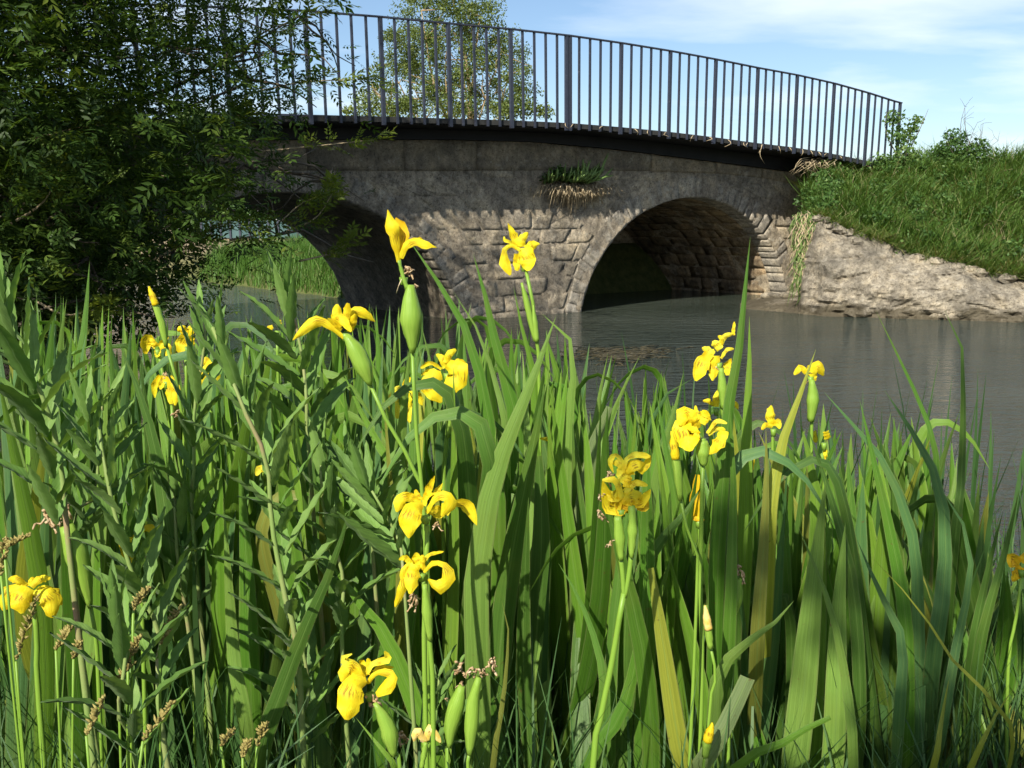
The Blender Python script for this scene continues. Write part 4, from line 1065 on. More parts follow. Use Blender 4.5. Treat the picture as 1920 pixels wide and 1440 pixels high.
T([(1612, 750), (1643, 884), (1673, 1018), (1698, 1170), (1700, 1400)], 31, 1.4, 'v', .2)
T([(1643, 584), (1685, 670), (1728, 762), (1747, 823), (1760, 950)], 15, 1.6, 'v')
T([(1771, 582), (1800, 622), (1806, 743), (1802, 902), (1789, 1024)], 21, 1.5, 'd', .2)
T([(1658, 731), (1722, 829), (1765, 927), (1771, 1079), (1747, 1263)], 36, 1.4, 'b', .2)
T([(1801, 768), (1771, 853), (1750, 950)], 25, 1.7, 'd')
T([(1911, 918), (1887, 1024), (1832, 1244)], 25, 1.5, 'd')
T([(1881, 957), (1850, 1080), (1820, 1250)], 23, 1.55, 'd')
T([(1763, 915), (1808, 988), (1820, 1079), (1795, 1201), (1760, 1400)], 25, 1.35, 'b')
T([(1545, 735), (1606, 804), (1655, 865), (1710, 1000), (1722, 1171), (1720, 1400)], 27, 1.42, 'b')
T([(1514, 800), (1563, 951), (1600, 1110), (1612, 1354)], 28, 1.36, 'd')
T([(1500, 790), (1530, 926), (1530, 1110), (1520, 1400)], 46, 1.4, 'g', .1)
T([(1496, 986), (1557, 1140), (1588, 1293), (1600, 1440)], 22, 1.25, 'l')
T([(1606, 1010), (1649, 1110), (1691, 1201), (1685, 1354)], 27, 1.3, 'b')
T([(1548, 900), (1525, 1100), (1505, 1300), (1490, 1440)], 56, 1.3, 'l', .1)
T([(1585, 980), (1572, 1150), (1560, 1440)], 46, 1.33, 'l', .1)
T([(1634, 1044), (1722, 1140), (1795, 1250), (1899, 1379)], 9, 1.2, 'y', .1)
T([(1557, 1345), (1500, 1372), (1441, 1409), (1380, 1438)], 27, 1.15, 'g', .2, .6)
T([(1490, 1125), (1451, 1169), (1400, 1205), (1362, 1240), (1344, 1284)], 36, 1.25, 'l', .2)
T([(1402, 1270), (1370, 1340), (1344, 1391), (1313, 1440)], 42, 1.18, 'w', .1, .25)
T([(1220, 1065), (1242, 1200), (1269, 1378), (1282, 1440)], 40, 1.25, 'y', .1, .7)
T([(1207, 1080), (1202, 1178), (1167, 1333), (1100, 1440)], 29, 1.3, 'g', .1)
T([(1320, 905), (1290, 955), (1247, 1004), (1202, 1076), (1180, 1200)], 40, 1.35, 'd', .1)
T([(1340, 925), (1330, 1100), (1345, 1260)], 20, 1.4, 'o', .1)
T([(1010, 855), (1015, 1000), (1005, 1200), (990, 1440)], 44, 1.45, 'd', .1, .7)
T([(970, 866), (975, 1100), (960, 1440)], 38, 1.5, 'd', .2)
T([(1073, 790), (1087, 956), (1090, 1156), (1095, 1440)], 46, 1.5, 'd', .1)
T([(1047, 1056), (1091, 1133), (1127, 1244), (1130, 1340)], 19, 1.3, 'g')
T([(168, 489), (163, 563), (155, 650), (150, 760)], 27, 2.0, 'g', .1)
T([(125, 560), (113, 647), (110, 730), (112, 850)], 29, 1.9, 'l')
T([(210, 585), (207, 680), (213, 727), (216, 820)], 19, 2.1)
T([(157, 650), (177, 747), (197, 830), (220, 960), (240, 1080)], 30, 1.7, 'g', .1)
T([(223, 645), (260, 733), (293, 847), (310, 960), (330, 1100)], 37, 1.5, 'd', .1)
T([(263, 660), (270, 747), (280, 850)], 23, 1.7, 'd')
T([(370, 645), (367, 747), (377, 847), (385, 960)], 21, 1.8)
T([(5, 515), (0, 600), (-10, 760), (-20, 900)], 20, 1.7, 'd')
T([(447, 860), (461, 1034), (470, 1292)], 40, 1.4, 'v', .1)
T([(420, 945), (429, 1096), (441, 1260), (461, 1358)], 29, 1.35, 'l', .1)
T([(662, 938), (621, 1067), (564, 1198), (511, 1342), (482, 1440)], 38, 1.22, 'd', .2)
T([(609, 1040), (666, 1120), (728, 1202), (793, 1362), (820, 1440)], 38, 1.3, 'g', .1)
T([(744, 1008), (736, 1096), (724, 1202), (715, 1300)], 31, 1.35, 'g', .1)
T([(666, 1344), (711, 1400), (740, 1440)], 24, 1.15, 'g')
T([(941, 1127), (953, 1178), (945, 1300), (924, 1440)], 13, 1.2, 'o')
T([(677, 597), (690, 667), (720, 740), (735, 850)], 27, 1.65, 'g')
T([(790, 610), (803, 660), (815, 740), (822, 850)], 19, 1.75, 'l')
T([(822, 640), (828, 690), (838, 800)], 12, 1.9)
T([(610, 640), (600, 740), (590, 860)], 24, 1.8)
T([(640, 690), (690, 800), (735, 880), (760, 960)], 34, 1.4, 'g')
T([(560, 740), (535, 860), (520, 1000)], 22, 1.6, 'd')
T([(885, 640), (900, 760), (905, 900)], 22, 1.9)
T([(1330, 1120), (1420, 1130), (1480, 1150)], 22, 1.45, 'd', .1, .3)
T([(1900, 1290), (1850, 1370), (1820, 1440)], 26, 1.25, 'y')
T([(1780, 1270), (1765, 1350), (1750, 1440)], 22, 1.25, 'y')
# untraced neighbours filling each clump
SKX = [-60, 0, 100, 170, 250, 330, 420, 500, 600, 700, 800, 900, 980, 1060, 1130, 1200, 1280, 1360, 1440, 1520, 1600, 1700, 1800, 1880, 2000]
SKY_ = [530, 530, 545, 545, 570, 585, 590, 580, 575, 565, 580, 540, 580, 620, 650, 670, 690, 680, 740, 740, 780, 760, 830, 950, 1000]
for f_ in FANS:
    cnt = 23 if f_.Y > 1.9 else 19
    for k in range(cnt):
        bx = f_.base + Vector((rl.gauss(0, .055), rl.gauss(0, .05), 0))
        tx = f_.px + rl.gauss(0, 62 * 1.7 / f_.Y) + rl.uniform(-20, 20)
        drop = rl.uniform(0, 140) if f_.Y > 1.9 else rl.uniform(60, 360)
        ty = interp(tx, SKX, SKY_) + drop
        Yt = f_.Y + rl.gauss(0, .09); tipp = P(tx, ty, Yt)
        if tipp.z < bx.z + 0.25: tipp.z = bx.z + 0.3
        mid = bx.lerp(tipp, 0.5) + Vector((rl.gauss(0, .018), rl.gauss(0, .02), 0.01))
        path = [bx, mid, tipp]
        bent = rl.random() < 0.05
        if bent:
            side = rl.choice((-1, 1)); path = [bx, bx.lerp(tipp, 0.5), tipp + Vector((-side * .01, 0, -.08)), tipp + Vector((side * 0.03, -.01, -0.01)), tipp + Vector((side * 0.09, -.02, -0.035)), tipp + Vector((side * 0.14, -.03, -0.11))]
        tint = rl.choices(['g', 'd', 'l', 'b', 'v', 'o', 'y'], [50, 16, 12, 10, 8, 3, 1])[0]
        f_.leaf(path, rl.uniform(0.023, 0.041), tint, rl.uniform(-0.8, 0.8), rl.uniform(0.06, 0.18), 24 if bent else 11)

# ---- iris flower stalks
PET = {'': (1, 1, 1), 'p': (1.0, 1.08, 2.2), 'o': (1.0, 0.8, 0.8), 'k': (0.92, 0.97, 1.0)}
rp = random.Random(55)
def px_ribbon(pts, ws, Y, n=10, dY=None, bow=0.0, cols=5, cup=0.18, ruffle=0.0, tilt=0.0):
    m = len(pts)
    dd = dY if dY is not None else [0] * m
    path = [P(x, y, Y + d) for (x, y), d in zip(pts, dd)]; pth = catmull(path, n)
    ws_ = [float(np.interp(i / (n - 1), np.linspace(0, 1, m), ws)) for i in range(n)]
    ph1, ph2 = rp.uniform(0, 6), rp.uniform(0, 6)
    ws_ = [w_ * 1.1 * Y / F * (1 + 0.1 * math.sin(i * 1.9 + ph1)) for i, w_ in enumerate(ws_)]
    if n > 5:
        for k_, m_ in ((n - 1, 0.3), (n - 2, 0.74), (n - 3, 0.93)): ws_[k_] *= m_
    L0 = Vector((0, 0, H))
    def nf(i):
        t = (pth[min(i + 1, n - 1)] - pth[max(i - 1, 0)]).normalized()
        return Matrix.Rotation(tilt, 3, t) @ (L0 - pth[i]).normalized()
    v, f, u = ribbon(pth, ws_, nf, 0.0, cols, cup)
    if ruffle:
        for i in range(n):
            vw = (L0 - pth[i]).normalized()
            for c in (0, 1, cols - 2, cols - 1): v[i * cols + c] = v[i * cols + c] + vw * ws_[i] * (0.16 if c in (0, cols - 1) else 0.05) * math.sin(i * 1.5 + (ph1 if c < 2 else ph2))
        v = [p + Vector((rp.uniform(-1, 1), rp.uniform(-1, 1), rp.uniform(-1, 1))) * ruffle * ws_[i // cols] for i, p in enumerate(v)]
    return v, f, u

class Stalk:
    def __init__(self, label, foot_px, Y, group='flowering and fading iris stalks'):
        a = P(foot_px, 1200, Y); self.Y = Y; self.foot = Vector((a.x, Y, max(0.02, gz(a.x, Y)) - 0.02))
        self.g = Grp('iris_stalk', label, 'iris flower', self.foot, group); self.fl = None
    def stem(self, pts, w, dY=0.0):
        """px from top to lowest seen, then on to the foot"""
        p = [P(x, y, self.Y + dY) for x, y in pts]
        if p[-1].z > self.foot.z + 0.05: p.append(self.foot)
        n = 16; pth = catmull(p, n); r = w * self.Y / F / 2
        v, f = tube(pth, [r * lerp(0.85, 1.2, i / (n - 1)) for i in range(n)], 7)
        self.g.part('stem', v, f, M['stem'], tube_uv(n, 7)); return self
    def spathe(self, pts, ws, dY=-0.005, m='spathe', name='spathe'):
        n = 11; pth = catmull([P(x, y, self.Y + dY) for x, y in pts], n)
        rr_ = [float(np.interp(i / (n - 1), np.linspace(0, 1, len(ws)), ws)) * self.Y / F / 2 for i in range(n)]
        v, f = tube(pth, rr_, 10)
        v = [p + Vector((rp.uniform(-1, 1), rp.uniform(-1, 1), 0)) * 0.0006 for p in v]
        self.g.part(name, v, f, M[m], tube_uv(n, 10)); return self
    def flower(self, cx, cy):
        Y = self.Y; c0, c1 = P(cx, cy, Y), P(cx, cy + 14, Y)
        v, f = tube([c1, c0], [0.004, 0.0055], 7); self.fl = self.g.part('flower', v, f, M['stem'], tube_uv(2, 7), origin=c0); return self
    def petal(self, pts, ws, d=0.0, name='petal', tone='', curve=None, m='petal', ruffle=0.06, cup=None, tilt=None):
        mm = len(pts)
        base = [d * 0.3 + (d * 0.7) * i / (mm - 1) for i in range(mm)]
        bow = rp.uniform(-0.006, 0.006)
        dd = [b_ + bow * math.sin(math.pi * i / (mm - 1)) for i, b_ in enumerate(base)]
        v, f, u = px_ribbon(pts, ws, self.Y, 11, dd, cup=cup if cup is not None else rp.choice((-.22, .2, .26)), ruffle=ruffle, tilt=tilt if tilt is not None else rp.uniform(-.35, .35))
        k = rp.uniform(0.94, 1.06); col = tuple(c * k for c in PET[tone])
        self.g.part(name, v, f, M[m], u, parent=self.fl, color=col, origin=P(*pts[0], self.Y)); return self
    def wither(self, cx, cy, size, n=6, lean=(0, 1)):
        """shrivelled twisted remains of a spent bloom"""
        mb = MB()
        for _ in range(n):
            x, y = cx + rp.uniform(-.25, .25) * size, cy + rp.uniform(-.25, .25) * size
            pts = [(x, y)]
            for _ in range(3): x += rp.uniform(-.4, .4) * size + lean[0] * size * .2; y += rp.uniform(-.35, .35) * size + lean[1] * size * .2; pts.append((x, y))
            pth = catmull([P(a, b_, self.Y + rp.uniform(-.008, .008)) for a, b_ in pts], 8); r = size * self.Y / F * 0.09
            mb.add(*tube(pth, [r * rp.uniform(.5, 1.5) for _ in range(8)], 5))
        o = self.g.part('withered_bloom', mb.V, mb.F, M['wither']); return self

S = Stalk('tallest iris stalk with a torn bloom over a fat green spathe before the left arch', 800, 1.18)
S.stem([(773, 655), (777, 740), (783, 840), (795, 960), (800, 1150)], 9).spathe([(770, 534), (770, 555), (771, 600), (773, 635), (773, 662)], [12, 32, 44, 28, 9]).flower(757, 520)
S.spathe([(748, 488), (755, 515), (764, 542)], [7, 8, 9], m='stem', name='flower_tube')
S.petal([(748, 491), (741, 453), (734, 424), (727, 393)], [7, 14, 24, 4], -.005).petal([(750, 482), (751, 452), (753, 428), (742, 408)], [8, 22, 24, 8], .004, tone='o').petal([(752, 484), (761, 462), (777, 453), (797, 459), (819, 464)], [8, 12, 14, 15, 3], -.01).petal([(775, 452), (787, 453), (797, 462)], [10, 14, 3], 0)
S.wither(764, 502, 20, 7).wither(776, 536, 16, 5)
S.part = S.g.part
v, f = tube(catmull([P(756, 518, 1.18), P(749, 532, 1.17), P(743, 550, 1.18)], 6), 0.0006, 4); S.g.part('dry_thread', v, f, M['dry'])

S = Stalk('iris with wide-spread yellow falls seen from the side, left of the tallest stalk', 800, 1.25)
S.stem([(692, 716), (715, 770), (750, 830), (785, 900), (800, 1000)], 9).spathe([(650, 628), (668, 660), (683, 692), (695, 722)], [14, 34, 34, 9]).flower(648, 625)
S.petal([(645, 634), (619, 611), (592, 602), (570, 619), (549, 638)], [6, 12, 20, 17, 5], -.01).petal([(640, 612), (630, 594), (644, 602), (659, 622)], [10, 14, 16, 8], -.03).petal([(636, 612), (632, 591), (632, 570)], [12, 19, 12], .01, 'standard').petal([(645, 612), (650, 590), (653, 568)], [10, 14, 12], -.01, 'standard').petal([(655, 622), (661, 605), (666, 588)], [9, 14, 10], -.015, 'style_arm').petal([(650, 605), (663, 583), (683, 588), (703, 603)], [8, 14, 18, 5], .012).petal([(640, 618), (624, 604), (614, 597)], [6, 8, 5], -.02, 'style_arm')

S = Stalk('small upright yellow iris bloom standing alone before the pier', 1010, 1.75)
S.stem([(986, 505), (998, 560), (1006, 640), (1012, 760)], 8).flower(982, 495).spathe([(978, 530), (986, 560), (995, 600), (1003, 640)], [4, 12, 12, 6]).spathe([(1000, 572), (1002, 600), (1006, 640)], [3, 12, 10])
S.petal([(972, 466), (962, 440), (952, 418)], [15, 14, 3], 0).petal([(975, 470), (960, 461), (946, 468), (947, 493), (957, 516)], [5, 6, 11, 21, 12], -.01).petal([(982, 462), (988, 485), (990, 508)], [20, 32, 18], -.012).petal([(985, 468), (997, 460), (1012, 457)], [12, 18, 5], .01).petal([(977, 462), (979, 448), (990, 436)], [12, 14, 9], .005, 'style_arm').petal([(970, 462), (956, 454), (946, 450), (945, 443)], [6, 6, 6, 5], 0, 'style_arm').petal([(968, 475), (969, 492), (970, 508)], [8, 12, 12], .005)

S = Stalk('bright yellow iris with two broad hanging falls right of the tallest stalk', 830, 1.5)
S.stem([(845, 752), (840, 800), (834, 860), (832, 960)], 10).spathe([(845, 718), (846, 745), (843, 790), (840, 820)], [8, 16, 14, 9]).flower(838, 700)
S.petal([(840, 682), (858, 697), (853, 718), (843, 742)], [18, 40, 36, 12], -.02).petal([(822, 696), (808, 716), (814, 736), (828, 755)], [18, 36, 32, 12], -.012).petal([(828, 692), (808, 681), (788, 690)], [5, 7, 8], 0, 'style_arm').petal([(826, 698), (806, 694), (790, 704)], [4, 6, 6], .005, 'style_arm').petal([(836, 680), (843, 664), (855, 655)], [10, 13, 10], 0, 'standard').petal([(848, 684), (862, 680), (876, 683)], [12, 14, 4], .01).petal([(835, 690), (828, 672), (818, 664)], [10, 12, 6], .01, 'standard')
S = Stalk('pale yellow iris half hidden behind the stem of the tallest stalk', 780, 1.65)
S.stem([(765, 765), (772, 830), (778, 940)], 8).flower(762, 745)
S.petal([(760, 740), (742, 738), (738, 760), (746, 785)], [8, 18, 22, 12], -.01, tone='p').petal([(762, 738), (764, 760), (768, 792)], [14, 20, 10], -.015).petal([(758, 736), (745, 728), (735, 742)], [6, 10, 10], 0, 'style_arm', 'p').petal([(768, 736), (778, 722), (788, 716)], [10, 16, 10], 0, 'standard').petal([(762, 732), (762, 716), (770, 708)], [10, 14, 8], .01, 'standard').petal([(770, 740), (784, 744), (792, 760)], [8, 14, 8], .01)

S = Stalk('large open yellow iris with veined front fall, upper of the two stacked flowers', 795, 1.12)
S.stem([(801, 985), (800, 1040), (797, 1130), (796, 1260)], 11).flower(798, 968)
S.petal([(792, 946), (776, 956), (768, 978), (767, 1009)], [10, 40, 38, 10], -.03, 'fall').petal([(788, 946), (771, 934), (754, 934), (744, 960)], [8, 14, 24, 14], -.005, 'fall').petal([(796, 938), (804, 917), (815, 892)], [9, 14, 4], -.005, 'standard').petal([(786, 940), (779, 918)], [16, 7], .005, 'standard').petal([(800, 962), (815, 936), (831, 929), (844, 940), (829, 968)], [6, 10, 18, 26, 22], -.01, 'fall').petal([(838, 966), (850, 947), (869, 944), (882, 958), (894, 985)], [5, 9, 22, 22, 4], .02, 'fall').petal([(812, 932), (822, 918), (830, 906)], [8, 12, 3], .01, 'standard').petal([(794, 948), (800, 930), (812, 926)], [8, 12, 8], -.01, 'style_arm').petal([(788, 944), (770, 930), (760, 926)], [8, 12, 8], -.012, 'style_arm').petal([(806, 958), (820, 960), (830, 970)], [10, 26, 16], .012, 'fall')
S.wither(818, 982, 16, 5)
S = Stalk('yellow iris with one fall curled into a hook, lower of the two stacked flowers', 800, 1.1)
S.stem([(793, 1090), (800, 1150), (808, 1230), (812, 1330)], 11).spathe([(796, 1095), (800, 1140), (806, 1200)], [10, 22, 10]).flower(790, 1075)
S.petal([(770, 1056), (757, 1070), (756, 1096), (741, 1138)], [8, 14, 16, 11], -.01, 'fall').petal([(780, 1058), (773, 1075), (769, 1114)], [16, 30, 12], -.02, 'fall').petal([(795, 1073), (812, 1056), (833, 1060), (842, 1082), (824, 1101), (803, 1086)], [6, 9, 12, 26, 26, 14], -.012, 'fall').petal([(784, 1064), (780, 1036)], [24, 14], .004, 'standard').petal([(793, 1068), (792, 1040)], [9, 9], -.004, 'standard').petal([(772, 1056), (758, 1046), (748, 1050)], [8, 12, 6], 0, 'style_arm').petal([(796, 1052), (806, 1040), (832, 1034)], [6, 7, 5], 0, 'style_arm')
S.wither(777, 1117, 20, 7).wither(796, 1108, 11, 4)

S = Stalk('lowest big yellow iris near the bottom, with a fat green pod beneath it', 760, 1.08)
S.stem([(739, 1412), (752, 1460)], 10).spathe([(702, 1318), (716, 1340), (728, 1368), (739, 1418)], [8, 28, 36, 10]).flower(694, 1300)
S.petal([(686, 1277), (664, 1284), (656, 1312), (650, 1350)], [14, 46, 46, 26], -.035, 'fall').petal([(678, 1274), (652, 1254), (640, 1278)], [18, 30, 14], -.01, 'fall').petal([(681, 1275), (666, 1249), (643, 1236), (660, 1226)], [10, 16, 15, 9], -.005, 'style_arm', 'p').petal([(688, 1262), (699, 1245), (727, 1236), (721, 1221)], [8, 11, 15, 11], -.005, 'style_arm', 'p').petal([(690, 1281), (705, 1262), (735, 1264), (732, 1284), (706, 1303)], [8, 10, 16, 26, 34], -.015, 'fall').petal([(700, 1262), (715, 1254), (738, 1251)], [10, 14, 4], .012, 'fall').petal([(684, 1268), (680, 1246), (674, 1238)], [10, 15, 8], .01, 'standard').petal([(690, 1265), (692, 1248), (690, 1234)], [8, 12, 8], .006, 'standard')
S.wither(700, 1310, 26, 9)

S = Stalk('ragged yellow iris at the left edge above the brown sedge spikes', 60, 1.2)
S.stem([(62, 1130), (70, 1200), (72, 1300)], 12).flower(60, 1115)
S.petal([(44, 1104), (22, 1112), (6, 1145)], [22, 34, 16], -.01).petal([(54, 1102), (40, 1125), (42, 1150)], [20, 40, 20], -.02).petal([(68, 1106), (92, 1122), (99, 1158)], [18, 38, 22], -.012).petal([(58, 1100), (76, 1086), (95, 1084)], [10, 14, 10], 0, 'style_arm').petal([(48, 1098), (30, 1086), (16, 1086)], [10, 14, 10], 0, 'style_arm').petal([(58, 1100), (62, 1082)], [16, 10], .01, 'standard').petal([(75, 1104), (100, 1110), (116, 1134)], [12, 20, 10], .015)
S.wither(58, 1118, 18, 5)
S = Stalk('yellow iris half hidden behind a willowherb leaf, right of the ragged left-edge flower', 250, 1.45)
S.stem([(258, 1050), (265, 1110), (268, 1200)], 9).flower(252, 1030)
S.petal([(250, 1012), (234, 1016), (238, 1040), (243, 1066)], [8, 18, 20, 8], -.01).petal([(254, 1018), (264, 996), (280, 990), (300, 1000)], [5, 8, 14, 12], -.01).petal([(252, 1012), (258, 996), (262, 974)], [8, 12, 4], .01, 'standard', 'o')
S.wither(277, 1032, 16, 5)
def small(label, foot, Y, stem, petals, centre, wither=None, tone=''):
    s_ = Stalk(label, foot, Y); s_.stem(stem, 7).flower(*centre)
    for pts, ws in petals: s_.petal(pts, ws, rp.uniform(-.012, .012), tone=tone)
    for w_ in wither or []: s_.wither(*w_)
    return s_
small('leftmost of the two small yellow irises below the hanging branches', 300, 1.9, [(298, 665), (312, 740), (318, 830)], [([(293, 650), (277, 637), (273, 664)], [10, 24, 12]), ([(297, 650), (306, 640), (316, 632)], [8, 8, 4]), ([(300, 653), (317, 650), (313, 682)], [5, 9, 11]), ([(290, 648), (284, 634)], [12, 8]), ([(296, 655), (294, 670)], [12, 8])], (296, 655))
small('second of the two small yellow irises below the hanging branches', 340, 1.95, [(348, 665), (350, 740), (345, 830)], [([(353, 630), (345, 643), (340, 667)], [22, 30, 14]), ([(354, 628), (366, 616), (372, 630)], [8, 12, 8]), ([(350, 628), (340, 616), (334, 622)], [10, 14, 6]), ([(356, 634), (362, 650)], [14, 8]), ([(352, 626), (358, 610)], [12, 6])], (351, 650))
small('yellow iris with a brown spent bloom below the two small left flowers', 310, 1.7, [(322, 760), (325, 830), (322, 920)], [([(316, 705), (320, 730), (321, 758)], [12, 18, 14]), ([(300, 705), (290, 722), (290, 746)], [8, 12, 6]), ([(318, 706), (330, 730), (328, 760)], [8, 14, 10]), ([(308, 706), (300, 730)], [12, 8])], (312, 715), [(310, 698, 16, 6), (332, 775, 16, 6)])
small('drooping yellow iris beside the reddish willowherb stem', 385, 1.8, [(392, 735), (398, 800), (395, 900)], [([(397, 680), (383, 700), (377, 742)], [12, 18, 12]), ([(399, 678), (406, 694), (404, 716)], [12, 16, 10]), ([(394, 682), (386, 676), (380, 684)], [8, 12, 6]), ([(392, 690), (394, 716)], [14, 12])], (394, 700))
small('faded cream iris petals deep among the willowherb stems', 500, 1.6, [(498, 895), (500, 960)], [([(498, 882), (488, 878), (480, 892)], [8, 14, 8]), ([(500, 882), (512, 880), (520, 892)], [8, 12, 6])], (498, 886), [(505, 888, 14, 4)], 'p')
small('small yellow iris glimpsed between willowherb leaves at the water edge', 530, 2.1, [(520, 640), (522, 740)], [([(512, 612), (506, 616), (504, 626)], [6, 11, 8]), ([(522, 600), (524, 612)], [8, 10]), ([(548, 605), (549, 622)], [8, 6])], (520, 620))
S = Stalk('iris with curled style arms and drooping falls half hidden by the tallest blade', 1355, 1.5)
S.stem([(1353, 712), (1356, 770), (1358, 860)], 13).spathe([(1352, 690), (1354, 720), (1356, 765)], [8, 18, 10]).flower(1348, 680)
S.petal([(1330, 662), (1318, 680), (1304, 714)], [14, 28, 14], -.015).petal([(1340, 666), (1338, 690), (1336, 714)], [18, 20, 8], -.01).petal([(1338, 664), (1326, 656), (1316, 652)], [12, 13, 6], 0, 'style_arm', 'p').petal([(1350, 656), (1342, 644), (1334, 648)], [14, 14, 7], 0, 'style_arm', 'p').petal([(1352, 672), (1363, 656), (1376, 654)], [5, 7, 6], 0, 'style_arm', 'p').petal([(1350, 648), (1360, 630), (1376, 626)], [8, 10, 7], 0, 'style_arm', 'p').petal([(1358, 700), (1364, 685), (1371, 672)], [18, 14, 5], .01).petal([(1352, 646), (1352, 634), (1346, 630)], [8, 8, 5], .004, 'standard').petal([(1374, 628), (1377, 603)], [7, 4], .01, 'standard')
S.wither(1343, 690, 14, 5)
S = Stalk('big full yellow iris head right of centre, left of the tallest blade', 1315, 1.25)
S.stem([(1318, 868), (1316, 960), (1313, 1100), (1316, 1260)], 10).spathe([(1318, 826), (1318, 845), (1319, 872)], [18, 27, 12]).flower(1316, 822)
S.petal([(1306, 800), (1286, 812), (1290, 828), (1296, 846)], [22, 50, 44, 14], -.025, 'fall').petal([(1304, 792), (1284, 778), (1274, 798)], [18, 30, 14], -.012, 'fall').petal([(1314, 794), (1322, 780), (1326, 770)], [16, 24, 10], -.006, 'standard').petal([(1306, 786), (1304, 760)], [14, 4], 0, 'standard').petal([(1326, 812), (1344, 790), (1363, 794)], [5, 9, 8], -.01, 'style_arm', 'p').petal([(1328, 816), (1344, 804), (1360, 806)], [5, 8, 8], -.005, 'style_arm', 'p').petal([(1358, 808), (1350, 828), (1330, 852)], [16, 24, 8], -.01, 'fall').petal([(1312, 800), (1300, 788), (1292, 784)], [10, 14, 8], -.02, 'style_arm')
small('small yellow iris between the two biggest right-hand blooms', 1345, 1.6, [(1345, 772), (1350, 830)], [([(1342, 762), (1344, 745), (1347, 730)], [10, 14, 6]), ([(1338, 760), (1328, 752), (1318, 752)], [6, 8, 7]), ([(1350, 764), (1376, 756), (1384, 768)], [6, 10, 6])], (1343, 765))
S = Stalk('fading two-tier iris with pale curled petals and twisted brown remains', 1120, 1.15)
S.stem([(1170, 1112), (1158, 1178), (1149, 1235), (1127, 1342), (1112, 1440)], 14).spathe([(1158, 968), (1161, 1000), (1164, 1050)], [14, 22, 9]).spathe([(1184, 948), (1186, 985), (1184, 1045)], [12, 20, 9])
for a in ([(1164, 1046), (1168, 1085), (1170, 1120)], [(1184, 1040), (1178, 1085), (1171, 1120)]):
    v, f = tube(catmull([P(x, y, 1.15) for x, y in a], 8), 0.0032, 7); S.g.part('stem', v, f, M['stem'], tube_uv(8, 7))
S.flower(1165, 955)
S.petal([(1170, 888), (1167, 866), (1153, 853), (1144, 867), (1150, 886)], [5, 7, 8, 10, 5], 0, tone='p').petal([(1172, 880), (1174, 862), (1192, 853), (1219, 856)], [6, 8, 12, 12], 0, tone='p').petal([(1200, 886), (1212, 872), (1219, 854)], [12, 14, 8], .005).petal([(1180, 892), (1174, 866)], [24, 10], .004).petal([(1165, 930), (1149, 958), (1140, 940), (1130, 902)], [10, 26, 22, 8], -.012).petal([(1167, 935), (1154, 902), (1129, 900)], [10, 12, 10], -.01, tone='p').petal([(1168, 940), (1200, 944), (1219, 918)], [12, 18, 12], -.01).petal([(1172, 924), (1190, 906), (1214, 910)], [12, 13, 10], -.006, tone='p').petal([(1168, 945), (1160, 968)], [26, 12], -.005, tone='o').petal([(1176, 915), (1178, 890)], [16, 14], .006)
S.petal([(1165, 938), (1186, 932), (1206, 938)], [18, 30, 14], -.004).petal([(1164, 930), (1150, 930), (1138, 922)], [18, 24, 10], -.004, tone='p').petal([(1174, 884), (1190, 872), (1208, 868)], [12, 24, 12], .008).petal([(1170, 880), (1160, 868), (1148, 868)], [12, 18, 8], .008, tone='p').petal([(1172, 935), (1176, 962)], [26, 14], .006).petal([(1176, 905), (1164, 890), (1158, 878)], [16, 18, 8], .004, tone='p').petal([(1190, 940), (1208, 950), (1214, 936)], [14, 20, 10], .004, tone='o')
S.wither(1142, 888, 18, 6).wither(1126, 928, 14, 5).wither(1126, 962, 16, 6).wither(1146, 1015, 13, 4)
small('small yellow iris behind the yellow blade at the river edge', 1520, 1.75, [(1522, 715), (1522, 800)], [([(1512, 700), (1502, 690), (1489, 703)], [8, 12, 8]), ([(1522, 698), (1532, 686), (1544, 704)], [12, 18, 10]), ([(1524, 700), (1526, 716)], [14, 8]), ([(1516, 698), (1518, 684)], [10, 6])], (1520, 706), [(1520, 712, 10, 3)]).spathe([(1522, 712), (1524, 745), (1520, 790)], [10, 24, 12])
small('small yellow iris left of the yellow blade, above the olive blade', 1450, 1.7, [(1450, 815), (1448, 880)], [([(1450, 798), (1444, 780), (1446, 760)], [10, 18, 8]), ([(1448, 800), (1436, 797), (1428, 806)], [6, 9, 6]), ([(1452, 798), (1458, 790), (1462, 804)], [8, 12, 8])], (1450, 804))
small('cluster of half-hidden yellow petals below the small river-edge flower', 1550, 1.8, [(1540, 850), (1545, 920)], [([(1525, 808), (1530, 830)], [10, 8]), ([(1548, 808), (1552, 824)], [10, 12]), ([(1545, 868), (1548, 842)], [5, 10]), ([(1558, 895), (1566, 906)], [10, 8])], (1545, 830), [(1562, 890, 12, 4)])
small('orange-yellow iris cut off by the right edge of the picture', 1915, 1.5, [(1915, 1085), (1905, 1160), (1890, 1260)], [([(1912, 1060), (1900, 1050), (1894, 1064)], [14, 26, 12]), ([(1916, 1062), (1906, 1078), (1898, 1090)], [14, 18, 8]), ([(1918, 1056), (1926, 1046), (1940, 1056)], [16, 26, 12]), ([(1916, 1064), (1924, 1084)], [20, 10])], (1915, 1068), None, 'o')
small('yellow petals half hidden behind blades in the middle, right of the pale leaning blade', 1035, 1.7, [(1037, 850), (1036, 900)], [([(1038, 822), (1040, 856)], [16, 4]), ([(1030, 824), (1012, 822)], [8, 4])], (1036, 828))
small('deep yellow petal showing between stems below the big full iris head', 1325, 1.45, [(1312, 985), (1312, 1100)], [([(1308, 890), (1304, 940), (1310, 985)], [8, 20, 14]), ([(1345, 970), (1352, 985)], [8, 6]), ([(1290, 970), (1320, 975)], [8, 8])], (1310, 975), None, 'o')
